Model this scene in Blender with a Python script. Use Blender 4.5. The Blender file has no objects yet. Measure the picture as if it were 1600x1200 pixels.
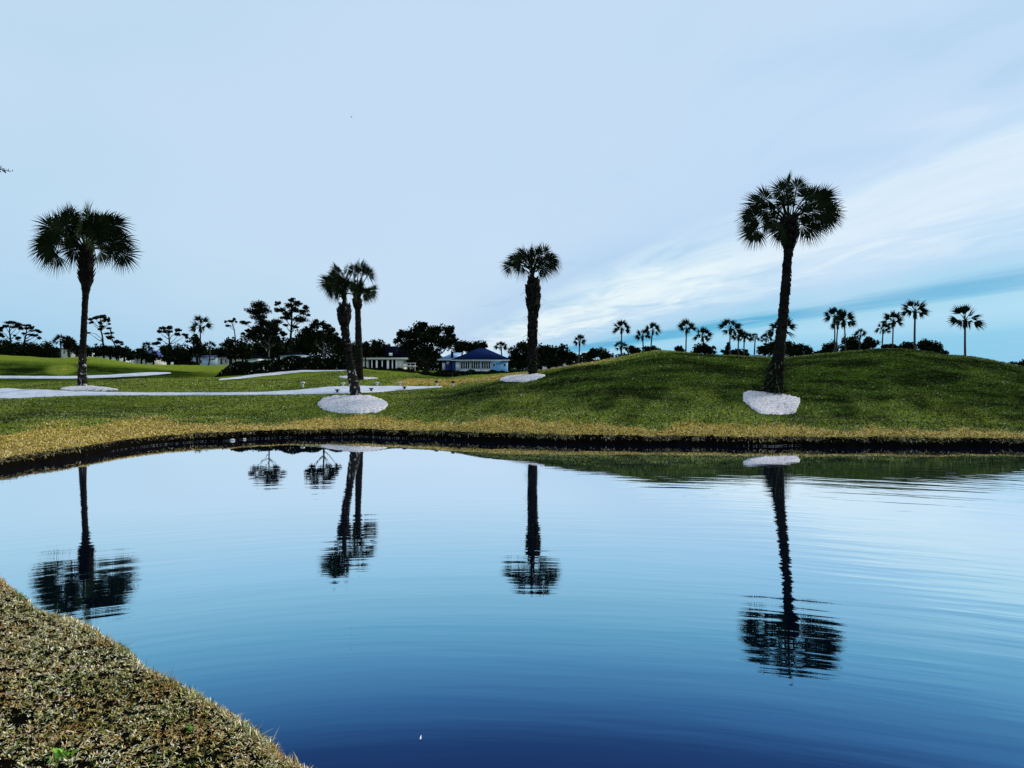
import bpy, math, random
import numpy as np
from mathutils import Vector

# ------------------------------------------------------------------ camera, world, sun
S = bpy.context.scene
COL = S.collection
F, CX, HY, CZ = 1232.0, 800.0, 578.0, 2.3       # photo focal length (px), centre, horizon row, eye height over water
R = math.radians
def lin(r, g, b, k=1.0):
    o = []
    for c in (r, g, b):
        c /= 255.0
        o.append(k * (c / 12.92 if c <= .04045 else ((c + .055) / 1.055) ** 2.4))
    return (o[0], o[1], o[2], 1.0)

cam = bpy.data.cameras.new('camera'); camo = bpy.data.objects.new('camera', cam); COL.objects.link(camo)
cam.sensor_width = 36; cam.lens = 36 * F / 1600; cam.clip_start = .05; cam.clip_end = 9000
camo.location = (0, 0, CZ); camo.rotation_euler = (R(90), 0, 0); cam.shift_y = -(600 - HY) / 1600
S.camera = camo
S.render.engine = 'CYCLES'
S.view_settings.view_transform = 'Standard'; S.view_settings.look = 'None'
S.view_settings.exposure = 0; S.view_settings.gamma = 1
S.render.resolution_x = 1024; S.render.resolution_y = 768

SUN_EL, SUN_AZ = R(24), R(56)                    # in front of the camera, to the right, behind thin cloud
W = bpy.data.worlds.new('World'); S.world = W; W.use_nodes = True
nt = W.node_tree; nt.nodes.clear()
class G:
    """tiny node-graph helper"""
    def __init__(s, t): s.t = t
    def n(s, typ, **k):
        nd = s.t.nodes.new(typ)
        for a, v in k.items(): setattr(nd, a, v)
        return nd
    def put(s, sock, v):
        if hasattr(v, 'node') and hasattr(v, 'is_output'): s.t.links.new(v, sock)
        else: sock.default_value = v
    def m(s, op, a, b=0.0, c=None, clamp=False):
        nd = s.n('ShaderNodeMath', operation=op, use_clamp=clamp); s.put(nd.inputs[0], a); s.put(nd.inputs[1], b)
        if c is not None: s.put(nd.inputs[2], c)
        return nd.outputs[0]
    def mix(s, f, a, b, blend='MIX'):
        nd = s.n('ShaderNodeMix', data_type='RGBA', blend_type=blend)
        s.put(nd.inputs[0], f); s.put(nd.inputs[6], a); s.put(nd.inputs[7], b); return nd.outputs[2]
    def noise(s, v, scale, detail=3, rough=.5, dist=0.0):
        nd = s.n('ShaderNodeTexNoise'); s.put(nd.inputs['Vector'], v); nd.inputs['Scale'].default_value = scale
        nd.inputs['Detail'].default_value = detail; nd.inputs['Roughness'].default_value = rough
        nd.inputs['Distortion'].default_value = dist; return nd.outputs['Fac']
    def ramp(s, f, stops, interp='LINEAR'):
        nd = s.n('ShaderNodeValToRGB'); cr = nd.color_ramp; cr.interpolation = interp
        while len(cr.elements) < len(stops): cr.elements.new(.5)
        for e, (p, c) in zip(cr.elements, stops): e.position = p; e.color = c
        s.put(nd.inputs[0], f); return nd.outputs[0]
    def rng(s, v, a, b, c=0.0, d=1.0, smooth=True):
        nd = s.n('ShaderNodeMapRange', interpolation_type='SMOOTHSTEP' if smooth else 'LINEAR')
        s.put(nd.inputs[0], v)
        for i, x in enumerate((a, b, c, d)): nd.inputs[i + 1].default_value = x
        return nd.outputs[0]
    def comb(s, x, y, z):
        nd = s.n('ShaderNodeCombineXYZ'); s.put(nd.inputs[0], x); s.put(nd.inputs[1], y); s.put(nd.inputs[2], z); return nd.outputs[0]
    def scale(s, v, x, y, z):
        nd = s.n('ShaderNodeVectorMath', operation='MULTIPLY'); s.put(nd.inputs[0], v); nd.inputs[1].default_value = (x, y, z); return nd.outputs[0]

g = G(nt)
sky = g.n('ShaderNodeTexSky', sky_type='NISHITA', sun_disc=False, sun_elevation=SUN_EL, sun_rotation=SUN_AZ, air_density=1.4, dust_density=1.0, ozone_density=3)
clear = g.mix(1.0, sky.outputs[0], (.10, .10, .10, 1), 'MULTIPLY')
tc = g.n('ShaderNodeTexCoord'); sx = g.n('ShaderNodeSeparateXYZ'); nt.links.new(tc.outputs['Generated'], sx.inputs[0])
dx, dy, dz = sx.outputs
zz = g.m('ADD', g.m('ABSOLUTE', dz), .012)
q0 = g.m('DIVIDE', g.m('MULTIPLY_ADD', dy, .16, dx), zz)        # across the cloud streaks (a flat layer overhead)
r0 = g.m('DIVIDE', g.m('MULTIPLY_ADD', dx, -.16, dy), zz)       # along them
pv = g.comb(g.m('MULTIPLY', q0, 1.0), g.m('MULTIPLY', r0, .16), 0.0)
n1 = g.noise(pv, 1.1, 5, .58, .4); n2 = g.noise(g.comb(g.m('MULTIPLY', q0, .35), g.m('MULTIPLY', r0, .08), 3.7), 1.3, 3, .5)
n3 = g.noise(g.comb(g.m('MULTIPLY', q0, 1.9), g.m('MULTIPLY', r0, .48), 9.1), 1.3, 6, .56, .9)
q = g.m('ADD', q0, g.m('MULTIPLY_ADD', n1, 1.3, -.65))
q = g.m('ADD', q, g.m('MULTIPLY_ADD', n2, .9, -.45))
f = g.rng(q, -10, 14, smooth=False)
P = lambda v: (v + 10) / 24.0
cl = g.ramp(f, [(0.0, lin(158, 208, 240)), (P(-4), lin(180, 217, 244)), (P(-1.5), lin(192, 222, 244)), (P(.8), lin(199, 224, 247)),
    (P(1.9), lin(186, 215, 244)), (P(2.4), lin(202, 229, 249)), (P(2.95), lin(230, 246, 253)), (P(3.5), lin(206, 231, 250)),
    (P(4.6), lin(176, 215, 245)), (P(5.4), lin(158, 211, 241)), (P(5.9), lin(70, 174, 220)), (P(6.6), lin(78, 180, 224)), (P(7.2), lin(150, 212, 240)),
    (P(8.4), lin(162, 217, 246)), (P(13), lin(122, 201, 238))])
# wisps: brighter and greyer veils, strongest on the right-hand side
side = g.rng(q0, .3, 2.2)
wisp = g.m('MULTIPLY', g.rng(n3, .46, .70), g.m('MULTIPLY', g.rng(q0, 1.7, 2.8), g.rng(q0, 5.0, 3.4)))
cl = g.mix(g.m('MULTIPLY', wisp, .85), cl, lin(240, 252, 255))
dim = g.m('MULTIPLY', g.rng(n3, .48, .28), g.m('MULTIPLY', side, .5))
cl = g.mix(dim, cl, lin(164, 205, 238))
broad = g.noise(g.scale(tc.outputs['Generated'], 1.6, 1.6, 3.2), 1.2, 3, .5)
cl = g.mix(g.m('MULTIPLY', g.rng(broad, .40, .62), .5), cl, lin(204, 226, 251))
fin = g.mix(.93, clear, cl)
bg = g.n('ShaderNodeBackground'); nt.links.new(fin, bg.inputs[0]); bg.inputs[1].default_value = 1.0
wo = g.n('ShaderNodeOutputWorld'); nt.links.new(bg.outputs[0], wo.inputs[0])

sl = bpy.data.lights.new('sun', 'SUN'); sl.energy = 3.6; sl.angle = R(10); sl.color = (1, .93, .82)
so = bpy.data.objects.new('sun', sl); COL.objects.link(so)
sd = Vector((math.sin(SUN_AZ) * math.cos(SUN_EL), math.cos(SUN_AZ) * math.cos(SUN_EL), math.sin(SUN_EL)))
so.rotation_euler = sd.to_track_quat('Z', 'Y').to_euler(); so.location = (20, 30, 40)

# ------------------------------------------------------------------ object helpers
def tag(o, label=None, cat=None, group=None, kind=None):
    for k, v in (('label', label), ('category', cat), ('group', group), ('kind', kind)):
        if v: o[k] = v
    return o
def empty(name, loc, label, cat, group=None):
    o = bpy.data.objects.new(name, None); COL.objects.link(o); o.location = loc; o.empty_display_size = .3
    return tag(o, label, cat, group)
class MB:
    """collects vertices and faces, links them as one mesh object"""
    def __init__(s): s.v = []; s.f = []; s.n = 0; s.a = []
    def add(s, V, Fa, a=0.0):
        V = np.asarray(V, dtype=np.float64).reshape(-1, 3)
        s.v.append(V)
        Fa = np.asarray(Fa, dtype=np.int64)
        s.f.append(Fa + s.n); s.n += len(V)
        s.a.append(np.broadcast_to(np.asarray(a, dtype=np.float32), (len(V),)))
    def box(s, x0, x1, y0, y1, z0, z1):
        V = [(x, y, z) for z in (z0, z1) for y in (y0, y1) for x in (x0, x1)]
        s.add(V, [(0, 2, 3, 1), (4, 5, 7, 6), (0, 1, 5, 4), (2, 6, 7, 3), (0, 4, 6, 2), (1, 3, 7, 5)])
    def tube(s, pts, rad, sides=8, rough=0.0, rng=None):
        pts = np.asarray(pts, float); n = len(pts); rad = np.broadcast_to(np.asarray(rad, float), (n,))
        t = np.gradient(pts, axis=0); t /= np.linalg.norm(t, axis=1)[:, None] + 1e-9
        ref = np.where(np.abs(t[:, 2:3]) > .9, np.array([[1., 0, 0]]), np.array([[0., 0, 1.]]))
        a = np.cross(t, ref); a /= np.linalg.norm(a, axis=1)[:, None] + 1e-9; b = np.cross(t, a)
        th = np.linspace(0, 2 * np.pi, sides, endpoint=False)
        rr = rad[:, None] * np.ones((n, sides))
        if rough and rng is not None: rr = rr * (1 + rough * rng.uniform(-1, 1, rr.shape))
        V = pts[:, None, :] + rr[:, :, None] * (np.cos(th)[None, :, None] * a[:, None, :] + np.sin(th)[None, :, None] * b[:, None, :])
        i = np.arange(n - 1)[:, None] * sides; j = np.arange(sides)[None, :]; j2 = (j + 1) % sides
        s.add(V.reshape(-1, 3), np.stack([i + j, i + j2, i + sides + j2, i + sides + j], -1).reshape(-1, 4))
    def build(s, name, mat, parent=None, smooth=False, attr=None):
        me = bpy.data.meshes.new(name)
        V = np.concatenate(s.v); me.vertices.add(len(V)); me.vertices.foreach_set('co', V.astype(np.float32).ravel())
        L = np.concatenate([x.ravel() for x in s.f]); cnt = np.concatenate([np.full(len(x), x.shape[1]) for x in s.f])
        st = np.concatenate([[0], np.cumsum(cnt)[:-1]])
        me.loops.add(len(L)); me.loops.foreach_set('vertex_index', L.astype(np.int32))
        me.polygons.add(len(cnt)); me.polygons.foreach_set('loop_start', st.astype(np.int32)); me.polygons.foreach_set('loop_total', cnt.astype(np.int32))
        if smooth: me.polygons.foreach_set('use_smooth', np.ones(len(cnt), bool))
        me.update(calc_edges=True)
        if attr:
            at = me.attributes.new(attr, 'FLOAT', 'POINT'); at.data.foreach_set('value', np.concatenate(s.a).astype(np.float32))
        me.materials.append(mat)
        o = bpy.data.objects.new(name, me); COL.objects.link(o)
        if parent: o.parent = parent
        return o
def X(px, d): return (px - CX) / F * d
def Z(py, d): return CZ - (py - HY) / F * d

# ------------------------------------------------------------------ terrain height field (x px column -> (distance, row) profile)
def dm(d): return 1 / (1 / d + .00706)
def E(py, d): return CZ - (py - HY) / F * d
def colm(px, shore, rows, tail):
    shore = dm(shore); nd = [(shore, -.06), (shore + .22, .24)] + [(dm(d), E(y, dm(d))) for d, y in rows] + [(d, e) for d, e in tail]
    return px, nd
T_L = [(115, 2.85), (260, 3.5), (3000, 4.0)]; T_H = [(190, 1.75), (400, 2.0), (3000, 4.0)]; T_R = [(120, 1.5), (400, 2.2), (3000, 4.0)]
C = [
 colm(-2400, 5.0, [(12, 705), (20, 660), (30, 625), (44, 612), (54, 600), (60, 596), (75, 585), (95, 562)], [(75, 2.75)] + T_L),
 colm(-1000, 9.0, [(16, 690), (24, 655), (34, 625), (46, 614), (54, 604), (62, 597), (75, 588), (95, 558)], [(75, 2.75)] + T_L),
 colm(-300, 16., [(20, 703), (28, 668), (37, 635), (48, 623), (56, 611), (66, 598), (76, 588), (96, 556)], [(75, 2.75)] + T_L),
 colm(0, 21.0, [(24, 698), (31, 666), (39, 641), (50, 623), (57, 609), (67, 598), (77, 589), (97, 556)], [(75, 2.75)] + T_L),
 colm(130, 24.5, [(27, 684), (33, 662), (41, 641), (50, 619), (56, 608), (66, 598), (76, 590), (98, 558)], [(75, 2.8)] + T_L),
 colm(265, 29.5, [(32, 668), (37, 652), (43, 636), (51, 618), (55, 611), (64, 600), (79, 586), (100, 574)], [(75, 2.65)] + T_L),
 colm(400, 32.3, [(35, 664), (40, 648), (45, 632), (51, 617), (55, 610), (64, 598), (76, 586), (95, 576)], [(75, 2.5)] + T_L),
 colm(480, 33.2, [(35.5, 664), (40, 645), (45, 628), (50, 615), (56, 603), (63, 595), (74, 582), (90, 577)], [(75, 2.3)] + T_L),
 colm(560, 33.4, [(35.5, 663), (38.5, 648), (42, 630), (47, 614), (57, 600), (61, 590), (72, 578), (85, 576)], [(75, 1.9)] + T_H),
 colm(620, 32.8, [(35, 663), (39, 645), (43, 628), (49, 612), (57, 601), (64, 591), (76, 582), (85, 580)], [(75, 1.7)] + T_H),
 colm(690, 31.8, [(34, 661), (38, 645), (43, 626), (49, 610), (54, 602), (60, 596), (68, 592), (82, 592)], [(100, 1.2)] + T_H),
 colm(760, 31.0, [(33.5, 660), (38, 640), (42, 620), (46, 604), (50, 594), (54, 588), (58, 586.5), (75, 593)], [(100, 1.2)] + T_H),
 colm(831, 30.3, [(33, 661), (38, 635), (42, 616), (46, 599), (50, 585), (53, 579.5), (56, 578.5), (75, 590)], [(100, 1.2)] + T_H),
 colm(950, 29.5, [(32, 664), (36.5, 636), (41, 612), (45, 592), (49, 575), (52, 566), (54.5, 563.5), (75, 592)], [(75, 1.3)] + T_R),
 colm(1050, 29.2, [(31.5, 667), (35.5, 640), (40, 612), (44, 587), (48, 565), (51, 551), (53.5, 547), (75, 592)], [(75, 1.3)] + T_R),
 colm(1130, 28.9, [(31.2, 668), (35, 643), (39.5, 614), (43.5, 591), (48, 568), (51, 556), (53.5, 553), (75, 592)], [(75, 1.3)] + T_R),
 colm(1215, 28.6, [(31, 668), (34.5, 650), (40, 614), (43.5, 594), (47.5, 573), (50.5, 562), (53, 559.5), (75, 592)], [(75, 1.3)] + T_R),
 colm(1300, 28.6, [(31, 669), (35, 646), (39.5, 616), (43.5, 592), (47.5, 568), (50.5, 556), (53, 552.5), (75, 592)], [(75, 1.3)] + T_R),
 colm(1395, 28.4, [(31, 670), (35, 645), (39.5, 614), (43.5, 587), (47.5, 561), (50.5, 549), (53, 545.5), (75, 592)], [(75, 1.3)] + T_R),
 colm(1500, 28.2, [(31, 671), (35, 648), (39, 620), (42.5, 597), (46, 576), (49, 563), (51.5, 559.5), (72, 594)], [(75, 1.3)] + T_R),
 colm(1600, 28.0, [(31, 672), (34.5, 652), (38, 630), (41, 611), (44, 594), (46.5, 580), (49, 574.5), (70, 596)], [(75, 1.0)] + T_R),
 colm(1900, 26.5, [(29.5, 676), (33, 660), (36, 640), (39, 625), (42, 612), (44.5, 602), (47, 597), (70, 600)], [(75, 1.0)] + T_R),
 colm(3000, 20.0, [(23, 690), (27, 668), (31, 645), (35, 628), (39, 615), (42, 606), (45, 602), (70, 600)], [(75, 1.0)] + T_R),
 colm(4400, 12.0, [(16, 720), (21, 680), (26, 650), (31, 630), (36, 616), (40, 608), (45, 603), (70, 600)], [(75, 1.0)] + T_R),
]
CU = np.array([(c[0] - CX) / F for c in C]); CD = np.array([[n[0] for n in c[1]] for c in C], float); CE = np.array([[n[1] for n in c[1]] for c in C], float)
def pchip_slopes(x, y):
    h = np.diff(x, axis=-1); dl = np.diff(y, axis=-1) / h
    m = np.zeros_like(y); a, b = dl[..., :-1], dl[..., 1:]
    ok = a * b > 0
    w1 = 2 * h[..., 1:] + h[..., :-1]; w2 = h[..., 1:] + 2 * h[..., :-1]
    with np.errstate(divide='ignore', invalid='ignore'):
        hm = (w1 + w2) / (w1 / np.where(a == 0, 1, a) + w2 / np.where(b == 0, 1, b))
    m[..., 1:-1] = np.where(ok, hm, 0); m[..., 0] = dl[..., 0]; m[..., -1] = dl[..., -1]
    return m
def herm(x, xa, xb, ya, yb, ma, mb):
    h = xb - xa; t = np.clip((x - xa) / h, 0, 1)
    return ya * (1 + 2 * t) * (1 - t) ** 2 + ma * h * t * (1 - t) ** 2 + yb * t * t * (3 - 2 * t) + mb * h * t * t * (t - 1)
MD = pchip_slopes(CU[None, :], CD.T).T; ME = pchip_slopes(CU[None, :], CE.T).T
def nodes_at(u):
    u = np.clip(np.atleast_1d(u).astype(float), CU[0], CU[-1]); i = np.clip(np.searchsorted(CU, u) - 1, 0, len(CU) - 2)
    a, b = CU[i][:, None], CU[i + 1][:, None]; uu = u[:, None]
    D = herm(uu, a, b, CD[i], CD[i + 1], MD[i], MD[i + 1]); Eh = herm(uu, a, b, CE[i], CE[i + 1], ME[i], ME[i + 1])
    xs = u * D[:, 0]
    w = .13 * np.sin(xs * 2.3 + 1) + .09 * np.sin(xs * 5.1 + 2) + .06 * np.sin(xs * 11.7) + .035 * np.sin(xs * 23.0 + .5)   # ragged shoreline
    D[:, 0] += w; D[:, 1] += w
    return D, Eh
_r = np.random.default_rng(5)
NW = [(_r.uniform(0, 6.28), _r.uniform(0, 6.28), k) for k in (.35, .5, .8, 1.3, 2.1, 3.4, 5.0) for _ in range(3)]
def bumps(x, y):
    z = 0
    for a, p, k in NW: z = z + np.sin(k * (x * math.cos(a) + y * math.sin(a)) + p) * .018 / k ** .75
    return z
def terr(x, y):
    """ground height at world x, y beyond the pond"""
    x = np.atleast_1d(np.asarray(x, float)); y = np.atleast_1d(np.asarray(y, float)); u = x / np.maximum(y, .1)
    D, Eh = nodes_at(u); M = pchip_slopes(D, Eh); K = D.shape[1]
    k = np.clip((y[:, None] >= D).sum(1) - 1, 0, K - 2); ix = np.arange(len(x))
    z = herm(y, D[ix, k], D[ix, k + 1], Eh[ix, k], Eh[ix, k + 1], M[ix, k], M[ix, k + 1])
    z = z + bumps(x, y) * np.clip((y - D[:, 0]) / 4, 0, 1)
    return np.where(y < D[:, 0], -.06 - np.minimum((D[:, 0] - y) * 2, .5), z)
def tz(x, y): return float(terr(x, y)[0])
def hit(px, py, lo=14.0, hi=110.0):
    """distance at which the sight line through a photo point meets the ground"""
    d = np.linspace(lo, hi, 2400); u = (px - CX) / F
    z = terr(u * d, d); ray = CZ - (py - HY) / F * d; D, _ = nodes_at(u)
    ok = np.nonzero((z >= ray) & (d > D[0, 1]))[0]
    return float(d[ok[0]]) if len(ok) else hi

# ------------------------------------------------------------------ materials
def mat(name, rough=.9, spec=.15):
    m = bpy.data.materials.new(name); m.use_nodes = True; t = m.node_tree; b = t.nodes['Principled BSDF']
    b.inputs['Roughness'].default_value = rough; b.inputs['Specular IOR Level'].default_value = spec
    return m, G(t), b
def plain(name, col, rough=.7, var=.15, sc=3.0, spec=.3):
    m, g, b = mat(name, rough, spec); tc = g.n('ShaderNodeTexCoord')
    nz = g.noise(tc.outputs['Object'], sc, 4, .6)
    g.put(b.inputs['Base Color'], g.mix(g.rng(nz, .3, .7), tuple(c * (1 - var) for c in col[:3]) + (1,), tuple(min(1, c * (1 + var)) for c in col[:3]) + (1,)))
    return m
def leafmat(name, dark, light, pale=None, pf=.0, spec=.0, rough=1.0):
    spec, rough = 0.0, 1.0
    m, g, b = mat(name, rough, spec); gi = g.n('ShaderNodeNewGeometry'); r = gi.outputs['Random Per Island']
    c = g.mix(r, dark + (1,), light + (1,))
    if pale: c = g.mix(g.m('GREATER_THAN', g.m('FRACT', g.m('MULTIPLY', r, 37.7)), 1 - pf), c, pale + (1,))
    g.put(b.inputs['Base Color'], c); return m
M_palm = leafmat('palm_leaf', (.006, .009, .005), (.018, .026, .010), spec=.08)
M_fan = leafmat('far_palm_leaf', (.005, .008, .006), (.018, .026, .014), spec=.08)
M_oak = leafmat('oak_leaf', (.004, .006, .004), (.016, .022, .009), (.09, .10, .07), .012, spec=.05)
M_pine = leafmat('pine_needles', (.004, .006, .004), (.014, .018, .009), spec=.05)
M_hedge = leafmat('hedge_leaf', (.003, .005, .003), (.012, .018, .007), (.30, .32, .24), .03, spec=.06)
M_weed = leafmat('weed_leaf', (.10, .24, .03), (.26, .46, .07))
M_fern = leafmat('fern_leaf', (.008, .014, .006), (.03, .05, .015), (.22, .25, .15), .06, spec=.06)
def trunkmat(name, dark, light, lich, amount, sc):
    m, g, b = mat(name, .95, .05); tc = g.n('ShaderNodeTexCoord'); ob = tc.outputs['Object']
    a = g.noise(g.scale(ob, 1, 1, 2.5), 3.0, 5, .65); c = g.mix(g.rng(a, .35, .7), dark + (1,), light + (1,))
    l = g.noise(g.scale(ob, 1, 1, .8), sc, 5, .7, .3); c = g.mix(g.rng(l, .72 - amount, .76 - amount), c, lich + (1,))
    g.put(b.inputs['Base Color'], c)
    bp = g.n('ShaderNodeBump'); bp.inputs['Strength'].default_value = .6; bp.inputs['Distance'].default_value = .03
    g.put(bp.inputs['Height'], a); g.put(b.inputs['Normal'], bp.outputs[0]); return m
M_trunk = trunkmat('palm_bark', (.006, .005, .005), (.020, .017, .014), (.34, .35, .33), .07, 3.2)
M_trunkd = trunkmat('dark_palm_bark', (.005, .004, .004), (.016, .013, .011), (.10, .10, .10), .02, 3.0)
M_lichen = trunkmat('lichen_bark', (.008, .007, .006), (.03, .026, .022), (.50, .51, .50), .15, 6.5)
M_bark = trunkmat('tree_bark', (.006, .005, .004), (.018, .015, .012), (.06, .06, .05), .03, 2.0)
M_palestem = trunkmat('pale_stem', (.03, .028, .025), (.09, .085, .08), (.45, .45, .43), .16, 4.0)
M_farbark = trunkmat('far_palm_bark', (.03, .027, .024), (.07, .062, .055), (.2, .2, .19), .06, 1.5)

def grass_colour(g, dry, pos):
    n_ = g.noise(g.scale(pos, .34, .75, .75), 1.0, 6, .68)
    fine = g.noise(g.scale(pos, 1.0, 2.2, 1.0), 5.5, 5, .75)
    fine2 = g.noise(g.scale(pos, 1.0, 1.8, 1.0), 14.0, 3, .7)
    green = g.mix(g.rng(n_, .38, .62), (.004, .009, .001, 1), (.060, .105, .010, 1)); green = g.mix(g.m('MULTIPLY', g.rng(dry, .06, .30), .9), green, (.24, .30, .035, 1))
    green = g.mix(g.m('MULTIPLY', g.rng(fine, .52, .66), .55), green, (.12, .17, .045, 1))
    gold = g.mix(g.rng(fine, .38, .62), (.30, .20, .03, 1), (.70, .50, .10, 1))
    _d = g.rng(dry, .22, .9); c = g.mix(g.rng(g.m('ADD', _d, g.m('ADD', g.m('MULTIPLY_ADD', n_, 1.4, -.7), g.m('MULTIPLY_ADD', fine, .8, -.4))), .28, .72), green, gold)
    c = g.mix(g.m('MULTIPLY', g.rng(fine2, .54, .44), .7), c, (.005, .010, .002, 1))
    return c, fine2
def groundmat():
    m, g, b = mat('turf', 1.0, .0); tc = g.n('ShaderNodeTexCoord'); at = g.n('ShaderNodeAttribute', attribute_name='dry')
    raw = at.outputs['Fac']; soil = g.m('GREATER_THAN', raw, 1.5); dry = g.m('MINIMUM', raw, 1.0)
    c, fz = grass_colour(g, dry, tc.outputs['Object'])
    c = g.mix(soil, c, g.mix(g.noise(tc.outputs['Object'], 3.0, 4, .6), (.001, .001, .001, 1), (.007, .006, .004, 1)))
    g.put(b.inputs['Base Color'], c)
    bp = g.n('ShaderNodeBump'); bp.inputs['Strength'].default_value = .7; bp.inputs['Distance'].default_value = .06
    g.put(bp.inputs['Height'], fz); g.put(b.inputs['Normal'], bp.outputs[0]); return m
M_ground = groundmat()
def blademat(name, near):
    m, g, b = mat(name, .8, .05); tc = g.n('ShaderNodeTexCoord'); at = g.n('ShaderNodeAttribute', attribute_name='dry')
    gi = g.n('ShaderNodeNewGeometry'); r = gi.outputs['Random Per Island']
    pos = tc.outputs['Object']
    if near:
        pn = g.noise(pos, 1.6, 4, .6); k = g.m('ADD', r, g.m('MULTIPLY_ADD', pn, 1.5, -.75))
        c = g.ramp(k, [(0., (.012, .022, .005, 1)), (.14, (.09, .14, .025, 1)), (.28, (.24, .28, .06, 1)), (.44, (.52, .46, .14, 1)),
                       (.58, (.78, .62, .30, 1)), (.66, (.03, .02, .01, 1)), (.78, (.46, .20, .05, 1)), (.88, (.95, .84, .58, 1))])
        pt = g.noise(pos, .9, 3, .6); c = g.mix(g.m('MULTIPLY', g.rng(pt, .50, .62), .42), c, (.50, .23, .06, 1)); c = g.mix(g.m('MULTIPLY', g.rng(pt, .48, .36), .45), c, (.20, .27, .07, 1))
        w = g.m('GREATER_THAN', g.m('FRACT', g.m('MULTIPLY', r, 53.3)), .975); c = g.mix(w, c, (.85, .86, .80, 1))
    else:
        n_ = g.noise(g.scale(pos, .34, .75, .75), 1.0, 6, .68)
        clump = g.noise(g.scale(pos, 1, 1.6, 1), 7.0, 3, .7)
        gr = g.ramp(r, [(0., (.003, .008, .002, 1)), (.34, (.05, .078, .006, 1)), (.68, (.24, .31, .03, 1)), (.84, (.42, .46, .16, 1)), (.93, (.85, .86, .66, 1))])
        gr = g.mix(g.m('MULTIPLY', g.rng(n_, .60, .38), .80), gr, (.003, .008, .001, 1)); slope_shade = g.rng(at.outputs['Fac'], .32, .06); gr = g.mix(g.m('MULTIPLY', slope_shade, .72), gr, g.mix(1.0, gr, (.28, .40, .16, 1), 'MULTIPLY'))  # low dryness darkens the blades, painting in shade on the mound slopes
        go = g.ramp(r, [(0., (.02, .013, .004, 1)), (.22, (.34, .24, .05, 1)), (.6, (.76, .55, .14, 1)), (1, (.92, .80, .46, 1))])
        go = g.mix(g.m('MULTIPLY', g.rng(clump, .48, .38), .8), go, (.02, .014, .004, 1))
        gr = g.mix(g.m('MULTIPLY', g.rng(clump, .52, .42), .85), gr, (.003, .007, .002, 1)); gr = g.mix(g.m('MULTIPLY', g.rng(clump, .55, .66), .5), gr, (.40, .44, .20, 1))
        raw = at.outputs['Fac']; fr_ = g.m('FRACT', g.m('MULTIPLY', r, 17.3)); _r2 = g.rng(raw, .22, .9); c = g.mix(g.rng(g.m('ADD', _r2, g.m('ADD', g.m('MULTIPLY_ADD', n_, 1.5, -.75), g.m('MULTIPLY_ADD', fr_, .9, -.45))), .38, .60), gr, go)
        pale = g.ramp(r, [(0., (.006, .005, .003, 1)), (.45, (.05, .04, .02, 1)), (.75, (.45, .40, .27, 1)), (1, (.7, .66, .5, 1))])
        c = g.mix(g.m('GREATER_THAN', raw, 1.5), c, pale)
    g.put(b.inputs['Base Color'], c); return m
M_blade = blademat('grass_blades', False); M_near = blademat('turf_blades', True)

def sandmat(name, a, b_, sc):
    m, g, b = mat(name, .95, .1); tc = g.n('ShaderNodeTexCoord'); n_ = g.noise(tc.outputs['Object'], sc, 6, .75)
    n2 = g.noise(tc.outputs['Object'], .8, 3, .5)
    c = g.mix(g.rng(n_, .36, .58), a, b_); c = g.mix(g.m('MULTIPLY', g.rng(n2, .4, .7), .18), c, a)
    g.put(b.inputs['Base Color'], c)
    bp = g.n('ShaderNodeBump'); bp.inputs['Strength'].default_value = .6; bp.inputs['Distance'].default_value = .05
    g.put(bp.inputs['Height'], n_); g.put(b.inputs['Normal'], bp.outputs[0]); return m
M_shell = sandmat('crushed_shell', (.26, .23, .23, 1), (.70, .66, .69, 1), 11.0)
M_path = sandmat('pale_concrete', (.42, .44, .50, 1), (.56, .58, .64, 1), 1.8)

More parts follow.
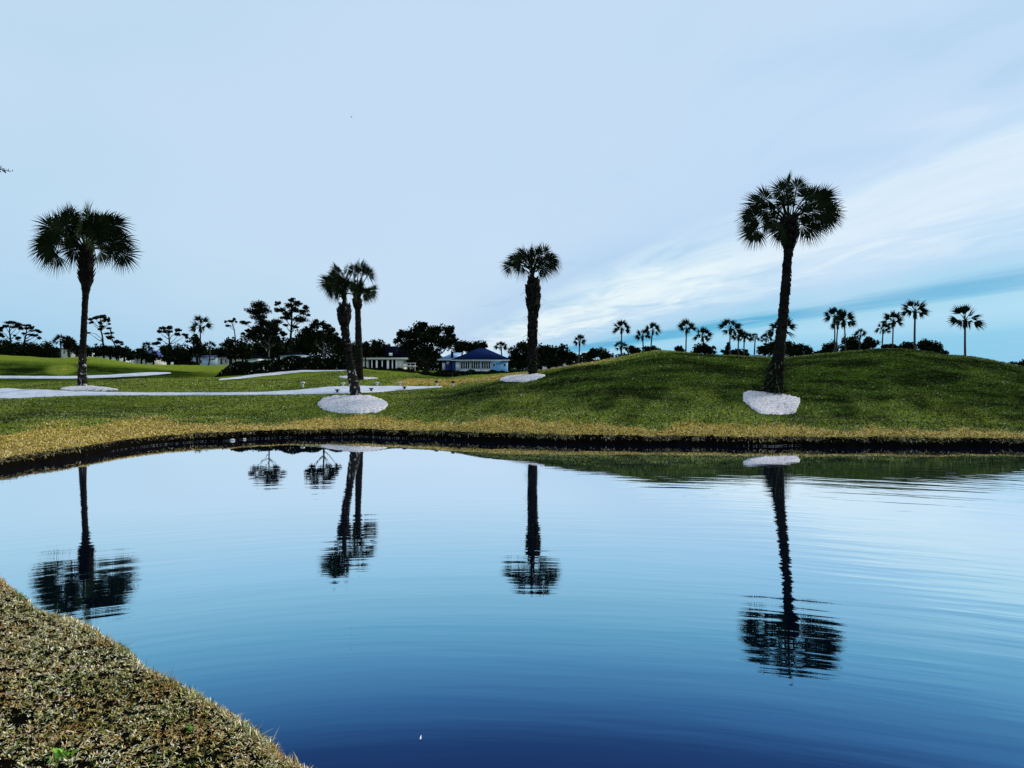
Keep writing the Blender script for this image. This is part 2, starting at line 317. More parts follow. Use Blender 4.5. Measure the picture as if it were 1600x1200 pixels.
def watermat():
    m = bpy.data.materials.new('pond_water'); m.use_nodes = True; t = m.node_tree; t.nodes.clear(); g = G(t)
    tc = g.n('ShaderNodeTexCoord'); ob = tc.outputs['Object']
    s = g.n('ShaderNodeSeparateXYZ'); t.links.new(ob, s.inputs[0])
    warp = g.m('MULTIPLY_ADD', g.noise(ob, .12, 2, .5), 3.0, -1.5)
    x = s.outputs[0]; yy = g.m('ADD', s.outputs[1], 1.0); rad = g.m('SQRT', g.m('ADD', g.m('MULTIPLY', yy, yy), g.m('MULTIPLY', x, x))); y = g.m('ADD', rad, g.m('MULTIPLY', warp, .5))
    calm = g.m('MULTIPLY', g.rng(s.outputs[1], 21.0, 13.5, .07, 1.0), g.rng(s.outputs[1], 4.0, 9.0, .35, 1.0))
    def band(fx, fy, off, det=2): return g.noise(g.comb(g.m('MULTIPLY', x, fx), g.m('MULTIPLY', y, fy), off), 1.0, det, .5)
    a = band(.25, 1.9, 0.); b = band(.9, 5.5, 4.); c = band(3.0, 15.0, 8., 2)
    # stronger ripples toward the open right-hand side, patchy elsewhere
    right = g.rng(g.m('DIVIDE', s.outputs[0], g.m('MAXIMUM', s.outputs[1], 1.0)), .05, .55)
    patch = g.rng(g.noise(g.scale(ob, .10, .22, 1), 1.0, 2, .5), .35, .65)
    h = g.m('ADD', g.m('MULTIPLY', a, g.m('MULTIPLY_ADD', right, .0060, .0030)), g.m('MULTIPLY', b, g.m('MULTIPLY_ADD', right, .0016, .0015)))
    h = g.m('ADD', h, g.m('MULTIPLY', c, g.m('MULTIPLY_ADD', patch, .00026, .00012)))
    bp = g.n('ShaderNodeBump'); bp.inputs['Strength'].default_value = 1; bp.inputs['Distance'].default_value = 1.0; g.put(bp.inputs['Height'], h)
    g.put(bp.inputs['Height'], g.m('MULTIPLY', h, calm))
    lw = g.n('ShaderNodeLayerWeight'); lw.inputs[0].default_value = .5; t.links.new(bp.outputs[0], lw.inputs['Normal'])
    col = g.ramp(lw.outputs['Facing'], [(.0, (.004, .01, .03, 1)), (.52, (.012, .026, .10, 1)), (.575, (.024, .068, .175, 1)), (.61, (.062, .175, .34, 1)), (.65, (.125, .32, .48, 1)), (.69, (.23, .50, .62, 1)),
        (.76, (.52, .76, .84, 1)), (.84, (.88, .95, .97, 1)), (.90, (.98, .99, 1, 1))])
    gl = g.n('ShaderNodeBsdfGlossy'); gl.inputs['Roughness'].default_value = .0; g.put(gl.inputs['Color'], col); t.links.new(bp.outputs[0], gl.inputs['Normal'])
    df = g.n('ShaderNodeBsdfDiffuse'); df.inputs['Color'].default_value = (.0002, .0006, .003, 1)
    ad = g.n('ShaderNodeAddShader'); t.links.new(gl.outputs[0], ad.inputs[0]); t.links.new(df.outputs[0], ad.inputs[1])
    o = g.n('ShaderNodeOutputMaterial'); t.links.new(ad.outputs[0], o.inputs[0]); return m
M_water = watermat()

# ------------------------------------------------------------------ sheets on the ground (paths, beds), given as near/far sight rows
SHEETS = []
def sheet_bounds(pts_near, pts_far, n):
    xs = np.linspace(pts_near[0][0], pts_near[-1][0], n)
    yn = np.interp(xs, [p[0] for p in pts_near], [p[1] for p in pts_near]); yf = np.interp(xs, [p[0] for p in pts_far], [p[1] for p in pts_far])
    dn = np.array([hit(a, b) for a, b in zip(xs, yn)]); df = np.array([hit(a, b) for a, b in zip(xs, yf)])
    return xs, dn, np.maximum(df, dn + .02)
def sheet(name, near, far, m, n=60, dome=0.0, lift=.03, ragged=0.0, seed=0):
    xs, dn, df = sheet_bounds(near, far, n); rg = np.random.default_rng(seed)
    k = np.array([.25, .5, .25])
    for _ in range(2 if n > 50 else 1):
        dn[1:-1] = np.convolve(dn, k, 'valid'); df[1:-1] = np.convolve(df, k, 'valid')
    if ragged: dn = dn + rg.uniform(-1, 1, n) * ragged; df = np.maximum(df + rg.uniform(-1, 1, n) * ragged, dn + .02)
    SHEETS.append((xs, dn, df)); K = 14; us = (xs - CX) / F; t = np.linspace(0, 1, K)
    d = dn[:, None] + (df - dn)[:, None] * t[None, :]; xx = us[:, None] * d
    z = terr(xx.ravel(), d.ravel()).reshape(d.shape) + lift
    sx_ = np.clip(np.sin(np.linspace(0, np.pi, n)), 0, 1)[:, None] ** .5 * (np.sin(np.pi * t) ** .5)[None, :]
    z = z + dome * sx_; z[:, 0] -= lift + .03; z[:, -1] -= lift + .03; z[0] -= lift + .03; z[-1] -= lift + .03
    V = np.stack([xx, d, z], -1).reshape(-1, 3); i = np.arange(n - 1)[:, None] * K; j = np.arange(K - 1)[None, :]
    mb = MB(); mb.add(V, np.stack([i + j, i + K + j, i + K + j + 1, i + j + 1], -1).reshape(-1, 4))
    return tag(mb.build(name, m, smooth=True), kind='structure')
sheet('cart_path', [(-60, 627), (0, 624), (60, 621), (120, 618.5), (200, 618), (320, 618), (440, 617), (520, 616), (580, 614), (640, 609), (694, 605)],
      [(-60, 607), (0, 607), (60, 608), (120, 612), (200, 613.5), (320, 614), (400, 613), (460, 610), (510, 604.5), (560, 603), (620, 603.5), (694, 604.4)], M_path, 150)
sheet('cart_path', [(-60, 591.5), (0, 591.5), (100, 592), (180, 590), (230, 587), (269, 583.3)], [(-60, 587.5), (0, 587.5), (100, 588), (170, 586), (235, 581.5), (269, 582.7)], M_path, 80)
sheet('sand_strip', [(340, 594.5), (380, 591), (430, 586), (470, 581.5), (545, 579)], [(340, 593), (380, 588), (410, 583), (470, 579), (545, 577.5)], M_path, 70)
sheet('shell_bed', [(495, 634), (505, 641), (530, 646), (560, 647), (590, 645), (600, 641), (607, 633)], [(495, 631), (505, 622), (525, 618.5), (555, 618), (580, 618.5), (597, 624), (607, 631)], M_shell, 46, .10, ragged=.09, seed=1)
sheet('shell_bed', [(1160, 626), (1168, 633), (1180, 643), (1190, 648), (1225, 648.5), (1243, 647), (1251, 628)], [(1160, 613), (1168, 611), (1185, 611), (1205, 612), (1230, 617), (1245, 620), (1251, 624)], M_shell, 46, .06, ragged=.10, seed=2)
sheet('shell_bed', [(780, 594.5), (790, 597), (820, 597.5), (838, 594), (853, 587.5)], [(780, 592.5), (790, 588.5), (810, 586.5), (830, 584.5), (845, 585), (853, 586.5)], M_shell, 40, .05, ragged=.08, seed=3)
sheet('shell_bed', [(93, 609), (110, 611), (160, 611), (186, 610)], [(93, 607.5), (110, 604.5), (140, 603.5), (165, 606), (186, 609)], M_shell, 40, .05, ragged=.1, seed=4)
sheet('shell_bed', [(528, 590), (545, 592.5), (575, 592.8), (591, 592)], [(528, 588.5), (545, 588), (575, 590), (591, 591)], M_shell, 30, .03, ragged=.06, seed=5)
def on_sheet(u, d):
    px = u * F + CX; o = np.zeros(len(u), bool)
    for xs, dn, df in SHEETS:
        m_ = rg.uniform(-.03, .22, len(u)) ** 1 ; i = (px > xs[0] + m_ * 25) & (px < xs[-1] - m_ * 25); o |= i & (d > np.interp(px, xs, dn) + m_ * .8) & (d < np.interp(px, xs, df) - m_)
    return o

# ------------------------------------------------------------------ ground: far land fan + near bank in one mesh
NL = [(-16, 19), (-12, 14.6), (-9.2, 11.9), (-6.6, 9.2), (-4.73, 7.29), (-4.18, 6.78), (-3.53, 6.2), (-3.14, 5.95), (-2.6, 5.42), (-2.0, 4.82), (-1.66, 4.55), (-1.37, 4.23), (-1.18, 4.02), (-.98, 3.89),
      (-.2, 3.2), (.8, 2.3), (2.6, 1.0), (6, -1.2), (14, -5)]
NLa = np.array(NL, float)
def near_sd(x, y):
    """signed distance inland from the near shoreline"""
    x = np.asarray(x, float).ravel(); y = np.asarray(y, float).ravel(); best = np.full(x.shape, 1e9); sg = np.ones(x.shape)
    for (ax, ay), (bx, by) in zip(NLa[:-1], NLa[1:]):
        ex, ey = bx - ax, by - ay; L2 = ex * ex + ey * ey; t = np.clip(((x - ax) * ex + (y - ay) * ey) / L2, 0, 1)
        px_, py_ = x - ax - t * ex, y - ay - t * ey; d = np.hypot(px_, py_); c = ex * py_ - ey * px_
        up = d < best; best = np.where(up, d, best); sg = np.where(up, np.where(c < 0, 1, -1), sg)
    return best * sg
def near_z(x, y):
    s = near_sd(x, y).reshape(np.shape(x)); x = np.asarray(x); y = np.asarray(y)
    w = .018 * np.sin(x * 7 + y * 3) + .015 * np.sin(x * 3.1 - y * 6.3 + 1) + .008 * np.sin(x * 17 + y * 13)
    s = s + w * 1.2
    z = np.where(s > 0, .335 + .105 * np.minimum(s, 6) + .015 * (1 - np.exp(-s * 6)), .335 + 2.2 * s - 6 * s * s)
    return np.maximum(z, -.6) + w * .5 * np.clip(s, 0, 1)
gm = MB()
us = np.unique(np.concatenate([np.linspace(CU[0], -.72, 60), np.linspace(-.72, .72, 620), np.linspace(.72, CU[-1], 60)]))
D, Eh = nodes_at(us); segs = [4, 14, 14, 14, 14, 12, 12, 14, 10, 12, 12, 8, 8]
K = D.shape[1]; rows = [D[:, 0] - .4, D[:, 0] - .05]
for k in range(K - 1):
    n = [6, 12, 14, 14, 14, 14, 12, 14, 14, 10, 8, 8, 6, 6][k] if k < 14 else 6
    for t in np.arange(n) / n: rows.append(D[:, k] + (D[:, k + 1] - D[:, k]) * t)
rows.append(D[:, K - 1]); DD = np.stack(rows, 1); XX = us[:, None] * DD
ZZ = terr(XX.ravel(), DD.ravel()).reshape(DD.shape)
def dry_shade_at(u, d, D=None):  # turf dryness, with mound face shade put in as low values
    if D is None: D, _ = nodes_at(u)
    s = d - D[:, 1]; px = u * F + CX
    wd = np.interp(px, [-300, 0, 130, 300, 500, 640, 1000, 1300, 1700], [7, 7.5, 6.8, 5.6, 4.2, 3.2, 2.9, 2.7, 2.4])
    xs_w = u * d; wd = wd * (1 + .22 * np.sin(xs_w * .9 + 1) + .18 * np.sin(xs_w * 2.1 + d * .8) + .14 * np.sin(xs_w * 4.3 - d * 1.7 + 2))
    v = np.clip(1.15 - s / wd, 0, 1)
    v = np.maximum(v, .34 * np.exp(-((s / (wd * 2.1)) ** 2)))
    v = np.maximum(v, .27 * np.interp(px, [-300, 0, 620, 760], [1, 1, 1, 0]) * np.interp(d, [30, 36, 44, 46, 49, 53, 55.5], [.5, .85, 1, 1, .1, .1, 1.2]) ** np.interp(px, [200, 330], [1, .2]))  # lighter left lawn; the dip paints shade onto the left mound face
    ridge = np.exp(-((d - np.interp(px, [640, 760, 850, 950, 1050], [42, 39.6, 39, 38.8, 38.5])) / np.interp(px, [640, 900, 1100], [4, 1.3, .8])) ** 2)
    v = np.maximum(v, ridge * np.interp(px, [560, 640, 780, 950, 1050, 1200, 1600], [0, .75, .85, .65, .35, .25, .2]))
    v = np.maximum(v, .55 * np.exp(-((d - 52.5) / 1.8) ** 2) * np.interp(px, [60, 100, 130], [0, 1, 0]))
    return v
DR = np.stack([dry_shade_at(us, DD[:, k], D) for k in range(DD.shape[1])], 1)
DR = np.where(DD < D[:, 1:2] + .02, 2.0, DR)
nr = DD.shape[1]; i = np.arange(len(us) - 1)[:, None] * nr; j = np.arange(nr - 1)[None, :]
gm.add(np.stack([XX, DD, ZZ], -1).reshape(-1, 3), np.stack([i + j, i + nr + j, i + nr + j + 1, i + j + 1], -1).reshape(-1, 4), DR.ravel())
gx = np.unique(np.concatenate([np.arange(-20, -6.5, .3), np.arange(-6.5, 1, .05), np.arange(1, 16, .3)]))
gy = np.unique(np.concatenate([np.arange(-14, 1.5, .3), np.arange(1.5, 9.5, .05), np.arange(9.5, 21.1, .3)]))
GX, GY = np.meshgrid(gx, gy, indexing='ij'); GZ = near_z(GX.ravel(), GY.ravel()).reshape(GX.shape)
n2_ = len(gy); i = np.arange(len(gx) - 1)[:, None] * n2_; j = np.arange(n2_ - 1)[None, :]
Fq = np.stack([i + j, i + n2_ + j, i + n2_ + j + 1, i + j + 1], -1).reshape(-1, 4); zf = GZ.ravel()[Fq].max(1); Fq = Fq[zf > -.55]
gm.add(np.stack([GX, GY, GZ], -1).reshape(-1, 3), Fq, 1.9)
tag(gm.build('ground', M_ground, smooth=True, attr='dry'), kind='structure')
wm = MB(); wm.add([(-90, -30, 0), (90, -30, 0), (90, 60, 0), (-90, 60, 0)], [(0, 1, 2, 3)])
tag(wm.build('water', M_water), kind='structure')

# ------------------------------------------------------------------ grass as stuff
rg = np.random.default_rng(11)
def blades(P, L, Wd, az, tilt, bend, two=True):
    """P base points; blades leaning by tilt from vertical toward azimuth az"""
    n = len(P); h = np.stack([np.cos(az), np.sin(az), np.zeros(n)], 1); up = np.array([[0, 0, 1.]])
    a = rg.uniform(0, 2 * np.pi, n); sd_ = np.stack([np.cos(a), np.sin(a), np.zeros(n)], 1) * Wd[:, None] * .5
    d1 = h * np.sin(tilt)[:, None] + up * np.cos(tilt)[:, None]; t2 = tilt + bend; d2 = h * np.sin(t2)[:, None] + up * np.cos(t2)[:, None]
    m = P + d1 * (L * .5)[:, None]; e = m + d2 * (L * .5)[:, None]; k = np.arange(n)[:, None]
    if two: return np.stack([P - sd_ * .7, P + sd_ * .7, m + sd_, m - sd_, e], 1).reshape(-1, 3), k * 5 + np.array([[0, 1, 2, 3]]), k * 5 + np.array([[3, 2, 4]])
    return np.stack([P - sd_, P + sd_, e], 1).reshape(-1, 3), k * 3 + np.array([[0, 1, 2]])
def add_blades(mb, B, a, per):
    V = B[0]; off = mb.n; mb.add(V, B[1], np.repeat(a, per))
    if len(B) == 3: mb.f.append(B[2] + off)
# far bank lawn
N = 500000; u = rg.uniform(-.80, .84, N); Dn, _ = nodes_at(u); w = rg.random(N) ** 1.25
d = Dn[:, 1] + .05 + w * (np.where(u < -.05, 47, 41) - Dn[:, 1]); keep = ~on_sheet(u, d); u, d, Dn = u[keep], d[keep], Dn[keep]
x = u * d; z = terr(x, d) - .01; n = len(x); dr = dry_shade_at(u, d, Dn)
P_ = np.stack([x, d, z], 1); mb = MB()
add_blades(mb, blades(P_, rg.uniform(.03, .09, n), rg.uniform(.026, .062, n), rg.uniform(0, 6.28, n), rg.uniform(.5, 1.4, n), rg.uniform(0, .4, n), False), dr, 3)
# ragged straw hanging over the cut edge
N = 30000; u = rg.uniform(-.80, .84, N); Dn, _ = nodes_at(u); xs_ = u * Dn[:, 0]
cl_ = np.clip(.5 + .5 * np.sin(xs_ * 1.7) + .4 * np.sin(xs_ * 4.3 + 1) + .3 * np.sin(xs_ * 9.1), .12, 1); k_ = rg.random(N) < cl_
u, Dn = u[k_], Dn[k_]; n = len(u); d = Dn[:, 1] + rg.uniform(-.10, .08, n); x = u * d; z = terr(x, d)
add_blades(mb, blades(np.stack([x, d, z], 1), rg.uniform(.05, .16, n), rg.uniform(.010, .026, n), rg.normal(-1.57, .8, n), rg.uniform(.7, 2.0, n), rg.uniform(.2, .9, n), False), np.where(rg.random(n) < .55, 1.9, .9), 3)
tag(mb.build('grass', M_blade, attr='dry'), 'short green and golden lawn grass across the pond', 'grass', kind='stuff')
# near bank turf
N = 600000; x = rg.uniform(-6.3, -.3, N); y = rg.uniform(3.2, 9.3, N); s = near_sd(x, y); u = x / y
keep = (s > -.03) & (s < 3.4) & (u > -.74); x, y, s = x[keep], y[keep], s[keep]
lumpn = lambda x, y: sum(np.sin(k_ * (x * math.cos(a_) + y * math.sin(a_)) + p_) for a_, p_, k_ in [(.3, 1, 51), (1.2, 2, 73), (2.2, 4, 63), (2.9, 5, 97), (.8, .4, 121), (1.8, 3, 150)]) / 2.4
wx = .05 * np.sin(x * 9 + y * 5) + .03 * np.sin(y * 17 - x * 6 + 1) + .02 * np.sin(x * 31 + y * 23); wy = .05 * np.sin(y * 8 - x * 7 + 2) + .03 * np.sin(x * 19 + y * 4) + .02 * np.sin(y * 29 - x * 27)
lv = lumpn(x + wx, y + wy); keep = rg.random(len(x)) < np.clip(.52 + .55 * lv, .05, 1); x, y, lv = x[keep], y[keep], lv[keep]; n = len(x); z = near_z(x, y) + .010 * np.clip(lv, -1, 1.3) + .004
mb = MB(); tl = np.where(rg.random(n) < .8, rg.uniform(1.0, 1.62, n), rg.uniform(.2, 1.0, n))
add_blades(mb, blades(np.stack([x, y, z - .004], 1), rg.uniform(.012, .030, n), rg.uniform(.004, .0080, n), rg.uniform(0, 6.28, n), tl, rg.uniform(-.3, .7, n)), np.zeros(n), 5)
n = 9000; t = rg.random(n) * (len(NL) - 1); i0 = t.astype(int); fr = (t - i0)[:, None]; Pp = NLa[i0] * (1 - fr) + NLa[np.minimum(i0 + 1, len(NL) - 1)] * fr
Pp = Pp + rg.normal(0, .035, Pp.shape); z = near_z(Pp[:, 0], Pp[:, 1])
add_blades(mb, blades(np.column_stack([Pp, z]), rg.uniform(.02, .055, n) * np.where(rg.random(n) < .03, 2.2, 1), rg.uniform(.004, .008, n), rg.uniform(0, 6.28, n), rg.uniform(.1, 1.5, n), rg.uniform(0, .8, n)), np.zeros(n), 5)
tag(mb.build('grass', M_near, attr='dry'), 'coarse dry straw turf on the near bank', 'grass', kind='stuff')
# pale debris along the far waterline
n = 440; px = np.concatenate([rg.normal(c, s_, 110) + 12 * np.round(rg.normal(0, 1.2, 110)) for c, s_ in ((250, 35), (400, 60), (590, 55), (1210, 12))]); u = (px - CX) / F; Dn, _ = nodes_at(u); d = Dn[:, 0] - rg.uniform(-.05, .10, n)
a = rg.uniform(0, 6.28, n); L = rg.uniform(.006, .034, n); c_ = np.stack([u * d, d, rg.uniform(.012, .035, n)], 1)
v1 = np.stack([np.cos(a) * L, np.sin(a) * L * .5, rg.uniform(-.01, .01, n)], 1); v2 = np.stack([-np.sin(a) * L * .3, np.cos(a) * L * .3, rg.uniform(.002, .008, n)], 1)
mb = MB(); mb.add(np.stack([c_ - v1, c_ - v2, c_ + v1, c_ + v2], 1).reshape(-1, 3), np.arange(n)[:, None] * 4 + np.array([[0, 1, 2, 3]]))
M_deb = plain('dry_straw', (.30, .29, .27), .9, .4, 6)
tag(mb.build('straw_debris', M_deb), 'pale straw and twigs washed along the far waterline', 'debris', kind='stuff')

# ------------------------------------------------------------------ vegetation builders
def cards(rng, pts, size, asp=.55):
    n = len(pts); a = rng.normal(size=(n, 3)); a /= np.linalg.norm(a, axis=1)[:, None]; b = rng.normal(size=(n, 3)); b -= (a * b).sum(1)[:, None] * a; b /= np.linalg.norm(b, axis=1)[:, None]
    L = size * rng.uniform(.6, 1.3, n)[:, None] * .5
    V = np.stack([pts - a * L, pts - b * L * asp, pts + a * L, pts + b * L * asp], 1)
    return V.reshape(-1, 3), np.arange(n)[:, None] * 4 + np.array([[0, 1, 2, 3]])
def lobe_pts(rng, c, r, n, lump=.42, shell=.5):
    """points in clumps spread over an ellipsoid"""
    k = max(9, n // 40); dv = rng.normal(size=(k, 3)); dv /= np.linalg.norm(dv, axis=1)[:, None]; rad = rng.uniform(shell, 1.0, k)[:, None]
    cc = dv * rad * (1 - lump * .6); w = rng.integers(0, k, n); o = rng.normal(size=(n, 3)); o /= np.linalg.norm(o, axis=1)[:, None]
    o *= (rng.random(n) ** .45)[:, None] * lump * rng.uniform(.6, 1.15, k)[w][:, None]
    return np.asarray(c) + (cc[w] + o) * np.asarray(r)
def limb(rng, a, b, n=6, sag=.08):
    a = np.asarray(a, float); b = np.asarray(b, float); t = np.linspace(0, 1, n)[:, None]; L = np.linalg.norm(b - a)
    p = a + (b - a) * t; p += rng.normal(0, .035 * L, p.shape) * np.sin(np.pi * t); p[:, 2] += -sag * L * np.sin(np.pi * t[:, 0]); return p
def tree(name, label, cat, d, lobes, trunks, mleaf=None, dens=1.0, leaf=.42, seed=1, group=None, clump=False, tr=.22, branches=(), bark=None, grow=1.0):
    """lobes (px,py,rx,ry) and trunk sight points at distance d, turned into metres around the tree's own base"""
    rng = np.random.default_rng(seed); k = d / F; bx = X(trunks[0][0], d); bz = tz(bx, d); base = np.array([bx, d, bz])
    r = empty(name, base, label, cat, group); L = lambda p: np.array([X(p[0], d), d + (p[2] if len(p) > 2 else 0), Z(p[1], d)]) - base
    lb = []
    for l in lobes:
        dep = (l[4] if len(l) > 4 else rng.uniform(-.5, .5) * l[2] * .8) * k
        lb.append((np.array([X(l[0], d) - bx, dep, Z(l[1], d) - bz]), np.array([l[2] * k, max(l[2], l[3]) * k * .9, l[3] * k])))
    tb = MB(); pts = [np.array([0, 0, -.15])] + [L(p) for p in trunks[1:]]
    if len(pts) == 1: pts.append(np.array([0, 0, max(.5, lb[0][0][2])]))
    pts = np.array(pts); t = np.linspace(0, len(pts) - 1, 10); pp = np.stack([np.interp(t, np.arange(len(pts)), pts[:, q_]) for q_ in range(3)], 1)
    tb.tube(pp, np.linspace(tr, tr * .45, 10), 7, .12, rng)
    for c, rr in lb:
        z0 = min(max(c[2] - rr[2] * 2 - np.hypot(c[0] - pp[-1, 0], c[1]) * .6, pts[-1, 2] * .35), pts[-1, 2]); j_ = int(np.argmin(np.abs(pp[:, 2] - z0)))
        tb.tube(limb(rng, pp[j_], c), np.linspace(tr * .42, tr * .12, 6), 5)
    for b_ in branches:
        q_ = np.array([L(p) for p in b_]); tb.tube(q_, np.linspace(tr * .4, tr * .15, len(q_)), 5)
    tb.build('trunk', bark or M_bark, r, smooth=True)
    cb = MB()
    for c, rr in lb:
        area = rr[0] * rr[2] * 3.14; n = int(dens * area / (leaf * leaf) * (30 if not clump else 26)) + 150
        if clump: P_ = lobe_pts(rng, c, rr * 1.3 * grow, n, .5, .2)
        else: P_ = lobe_pts(rng, c, rr * 1.38, n, .46, .15)
        V, Fa = cards(rng, P_, leaf, .55 if not clump else .4); cb.add(V, Fa)
    cb.build('crown', mleaf or M_oak, r)
    return r
def fan(mb, rng, hub, ax, Rr, nb, roll, droop, spread=2.1, wfac=1.0):
    ax = ax / np.linalg.norm(ax); ref = np.array([0, 0, 1.]) if abs(ax[2]) < .95 else np.array([0, 1., 0]); s = np.cross(ax, ref); s /= np.linalg.norm(s); nn = np.cross(s, ax)
    s, nn = s * math.cos(roll) + nn * math.sin(roll), nn * math.cos(roll) - s * math.sin(roll)
    th = np.linspace(-spread, spread, nb) + rng.normal(0, .03, nb); dt = 2 * spread / nb
    Ls = Rr * (1 - .22 * np.abs(th) / spread) * rng.uniform(.88, 1.06, nb)
    b = np.cos(th)[:, None] * ax + np.sin(th)[:, None] * s - nn * (.30 * np.abs(np.sin(th)))[:, None]
    c = -np.sin(th)[:, None] * ax + np.cos(th)[:, None] * s
    def pt(t): return hub + b * (Ls * t)[:, None] + np.array([0, 0, -1.]) * (Ls * droop * t ** 2.2)[:, None]
    w1 = (Ls * .46 * dt * .5 * 1.12 * wfac)[:, None]; w2 = (Ls * .5 * dt * .5 * .50 * wfac)[:, None]
    p0, p1, p2, p3 = pt(.03), pt(.46), pt(.66), pt(1.0)
    V = np.stack([p0, p1 - c * w1, p1 + c * w1, p2 - c * w2, p2 + c * w2, p3], 1); k = np.arange(nb)[:, None] * 6; off = mb.n
    mb.add(V.reshape(-1, 3), k + np.array([[0, 1, 2]])); mb.f.append(k + off + np.array([[1, 3, 4, 2]])); mb.f.append(k + off + np.array([[3, 5, 4]]))
def petiole(mb, a, b, r0, r1, arch):
    t = np.linspace(0, 1, 6)[:, None]; p = a + (b - a) * t; p[:, 2] += arch * np.sin(np.pi * t[:, 0]) * np.linalg.norm(b - a); mb.tube(p, np.linspace(r0, r1, 6), 4); return p[-1] - p[-2]
def poly_s(pts, n):
    pts = np.asarray(pts, float); s = np.concatenate([[0], np.cumsum(np.linalg.norm(np.diff(pts, axis=0), axis=1))]); t = np.linspace(0, s[-1], n)
    return np.stack([np.interp(t, s, pts[:, q_]) for q_ in range(pts.shape[1])], 1)

def sabal(label, d, trunk, heart, hubs, Rpx, extra, boots=None, seed=1, mt=None, skirt=None, nb=34, droop=.35, lichen=None, fern=None, stubs=None):
    """trunk: (px,py,radius px) from base up; hubs: fan centres in sight px; boots: (y0,y1,len px,count)"""
    rng = np.random.default_rng(seed); k = d / F; bx = X(trunk[0][0], d); bz = tz(bx, d); base = np.array([bx, d, bz])
    r = empty('palm_tree', base, label, 'palm tree', 'cabbage palms around the pond')
    L = lambda px, py, dep=0.: np.array([X(px, d), d + dep, Z(py, d)]) - base
    T = np.array([list(L(p[0], p[1])) + [p[2] * k * .90] for p in trunk]); T[0, :3] = (0, 0, -.12)
    TT = poly_s(T, 90); tb = MB(); rough = rng.uniform(-1, 1, 90); rad = TT[:, 3] * (1 + .05 * rough)
    tb.tube(TT[:, :3], rad, 16, .10, rng)
    if lichen:
        m_ = [(i_, v) for i_, v in enumerate(TT) if v[2] + bz < Z(lichen, d)]; i1 = max(3, len(m_))
        lb = MB(); lb.tube(TT[:i1, :3], rad[:i1] * 1.06 + .006, 16, .10, rng); lb.build('lichen_bark', M_lichen, r)
    H = L(*heart); cb = MB(); Rm = Rpx * k; far = max(np.hypot(h[0] - heart[0], h[1] - heart[1]) for h in hubs) * k
    allh = [(h, 0) for h in hubs] + [((heart[0] + e[0], heart[1] + e[1]), 1) for e in extra]
    for (h, ex) in allh:
        rr = math.hypot(h[0] - heart[0], h[1] - heart[1]) * k; mx = math.sqrt(max(far * far * 1.0 - rr * rr, 0.01))
        dep = rng.uniform(-.55, .55) * mx if not ex else rng.choice([-1, 1]) * rng.uniform(.5, 1) * mx
        P_ = L(h[0], h[1], dep); v = P_ - H; tdir = petiole(cb, H + rng.normal(0, .06, 3), P_, .035, .018, .10)
        a = v / np.linalg.norm(v); a = a + np.array([0, 0, -.22]) * (1 - max(a[2], 0)); 
        for q_ in range(1 if ex or rng.random() < .6 else 2):
            fan(cb, rng, P_ - a / np.linalg.norm(a) * Rm * (.30 + .2 * q_) + rng.normal(0, .08, 3), a + rng.normal(0, .18, 3), Rm * rng.uniform(1.05, 1.25), nb, rng.choice([-1, 1]) * rng.uniform(.9, 1.57), droop * rng.uniform(.3, 1.0), 2.1, 1.08)
    for _ in range(5):                                                   # young upright spears in the heart
        v = np.array([rng.normal(0, .25), rng.normal(0, .25), 1.]); P_ = H + v * Rm * .9; petiole(cb, H, P_, .03, .02, 0); fan(cb, rng, P_, v, Rm * .6, 14, rng.uniform(-1.5, 1.5), .05, .9)
    cb.build('crown', M_palm, r)
    if boots:
        bb = tb
        for y0, y1, ln, cnt in boots:
            z0, z1 = Z(y1, d) - bz, Z(y0, d) - bz
            for i_ in range(cnt):
                zc = rng.uniform(z0, z1); j_ = int(np.argmin(np.abs(TT[:, 2] - zc))); c = TT[j_, :3]; R_ = TT[j_, 3] * .85; a_ = rng.uniform(0, 6.28)
                o = np.array([math.cos(a_), math.sin(a_), 0]); s_ = np.array([-o[1], o[0], 0]); ll = ln * k * rng.uniform(.5, 1.2); p = c + o * R_; tip = p + o * ll * .55 + np.array([0, 0, ll * .8]); w_ = .05
                bb.add([p - s_ * w_ - [0, 0, .06], p + s_ * w_ - [0, 0, .06], tip + s_ * w_ * .5, tip - s_ * w_ * .5, p - s_ * w_ + o * .05 - [0, 0, .10], p + s_ * w_ + o * .05 - [0, 0, .10], tip + s_ * w_ * .5 + o * .02, tip - s_ * w_ * .5 + o * .02],
                       [(0, 1, 2, 3), (4, 7, 6, 5), (0, 3, 7, 4), (1, 5, 6, 2), (3, 2, 6, 7), (0, 4, 5, 1)])
    tb.build('trunk', mt or M_trunkd, r, smooth=False)
    if fern:
        fb = MB()
        for y0, y1, ln, cnt in fern:
            z0, z1 = Z(y1, d) - bz, Z(y0, d) - bz
            for i_ in range(cnt):
                zc = rng.uniform(z0, z1); j_ = int(np.argmin(np.abs(TT[:, 2] - zc))); a_ = rng.uniform(0, 6.28); o = np.array([math.cos(a_), math.sin(a_), 0]); p = TT[j_, :3] + o * TT[j_, 3]; ll = ln * k * rng.uniform(.5, 1.2)
                t = np.linspace(0, 1, 7)[:, None]; C_ = p + o * ll * t + np.array([0, 0, 1.]) * (ll * (.5 * t - .95 * t * t)); s_ = np.array([-o[1], o[0], 0])
                for q_ in range(1, 7):
                    w_ = ll * .22 * (1 - q_ / 8); b0 = C_[q_ - 1]; b1 = C_[q_]
                    fb.add([b0, b0 * .5 + b1 * .5 + s_ * w_ - [0, 0, w_ * .3], b1], [(0, 1, 2)]); fb.add([b0, b1, b0 * .5 + b1 * .5 - s_ * w_ - [0, 0, w_ * .3]], [(0, 1, 2)])
        fb.build('fern_fronds', M_fern, r)
    return r

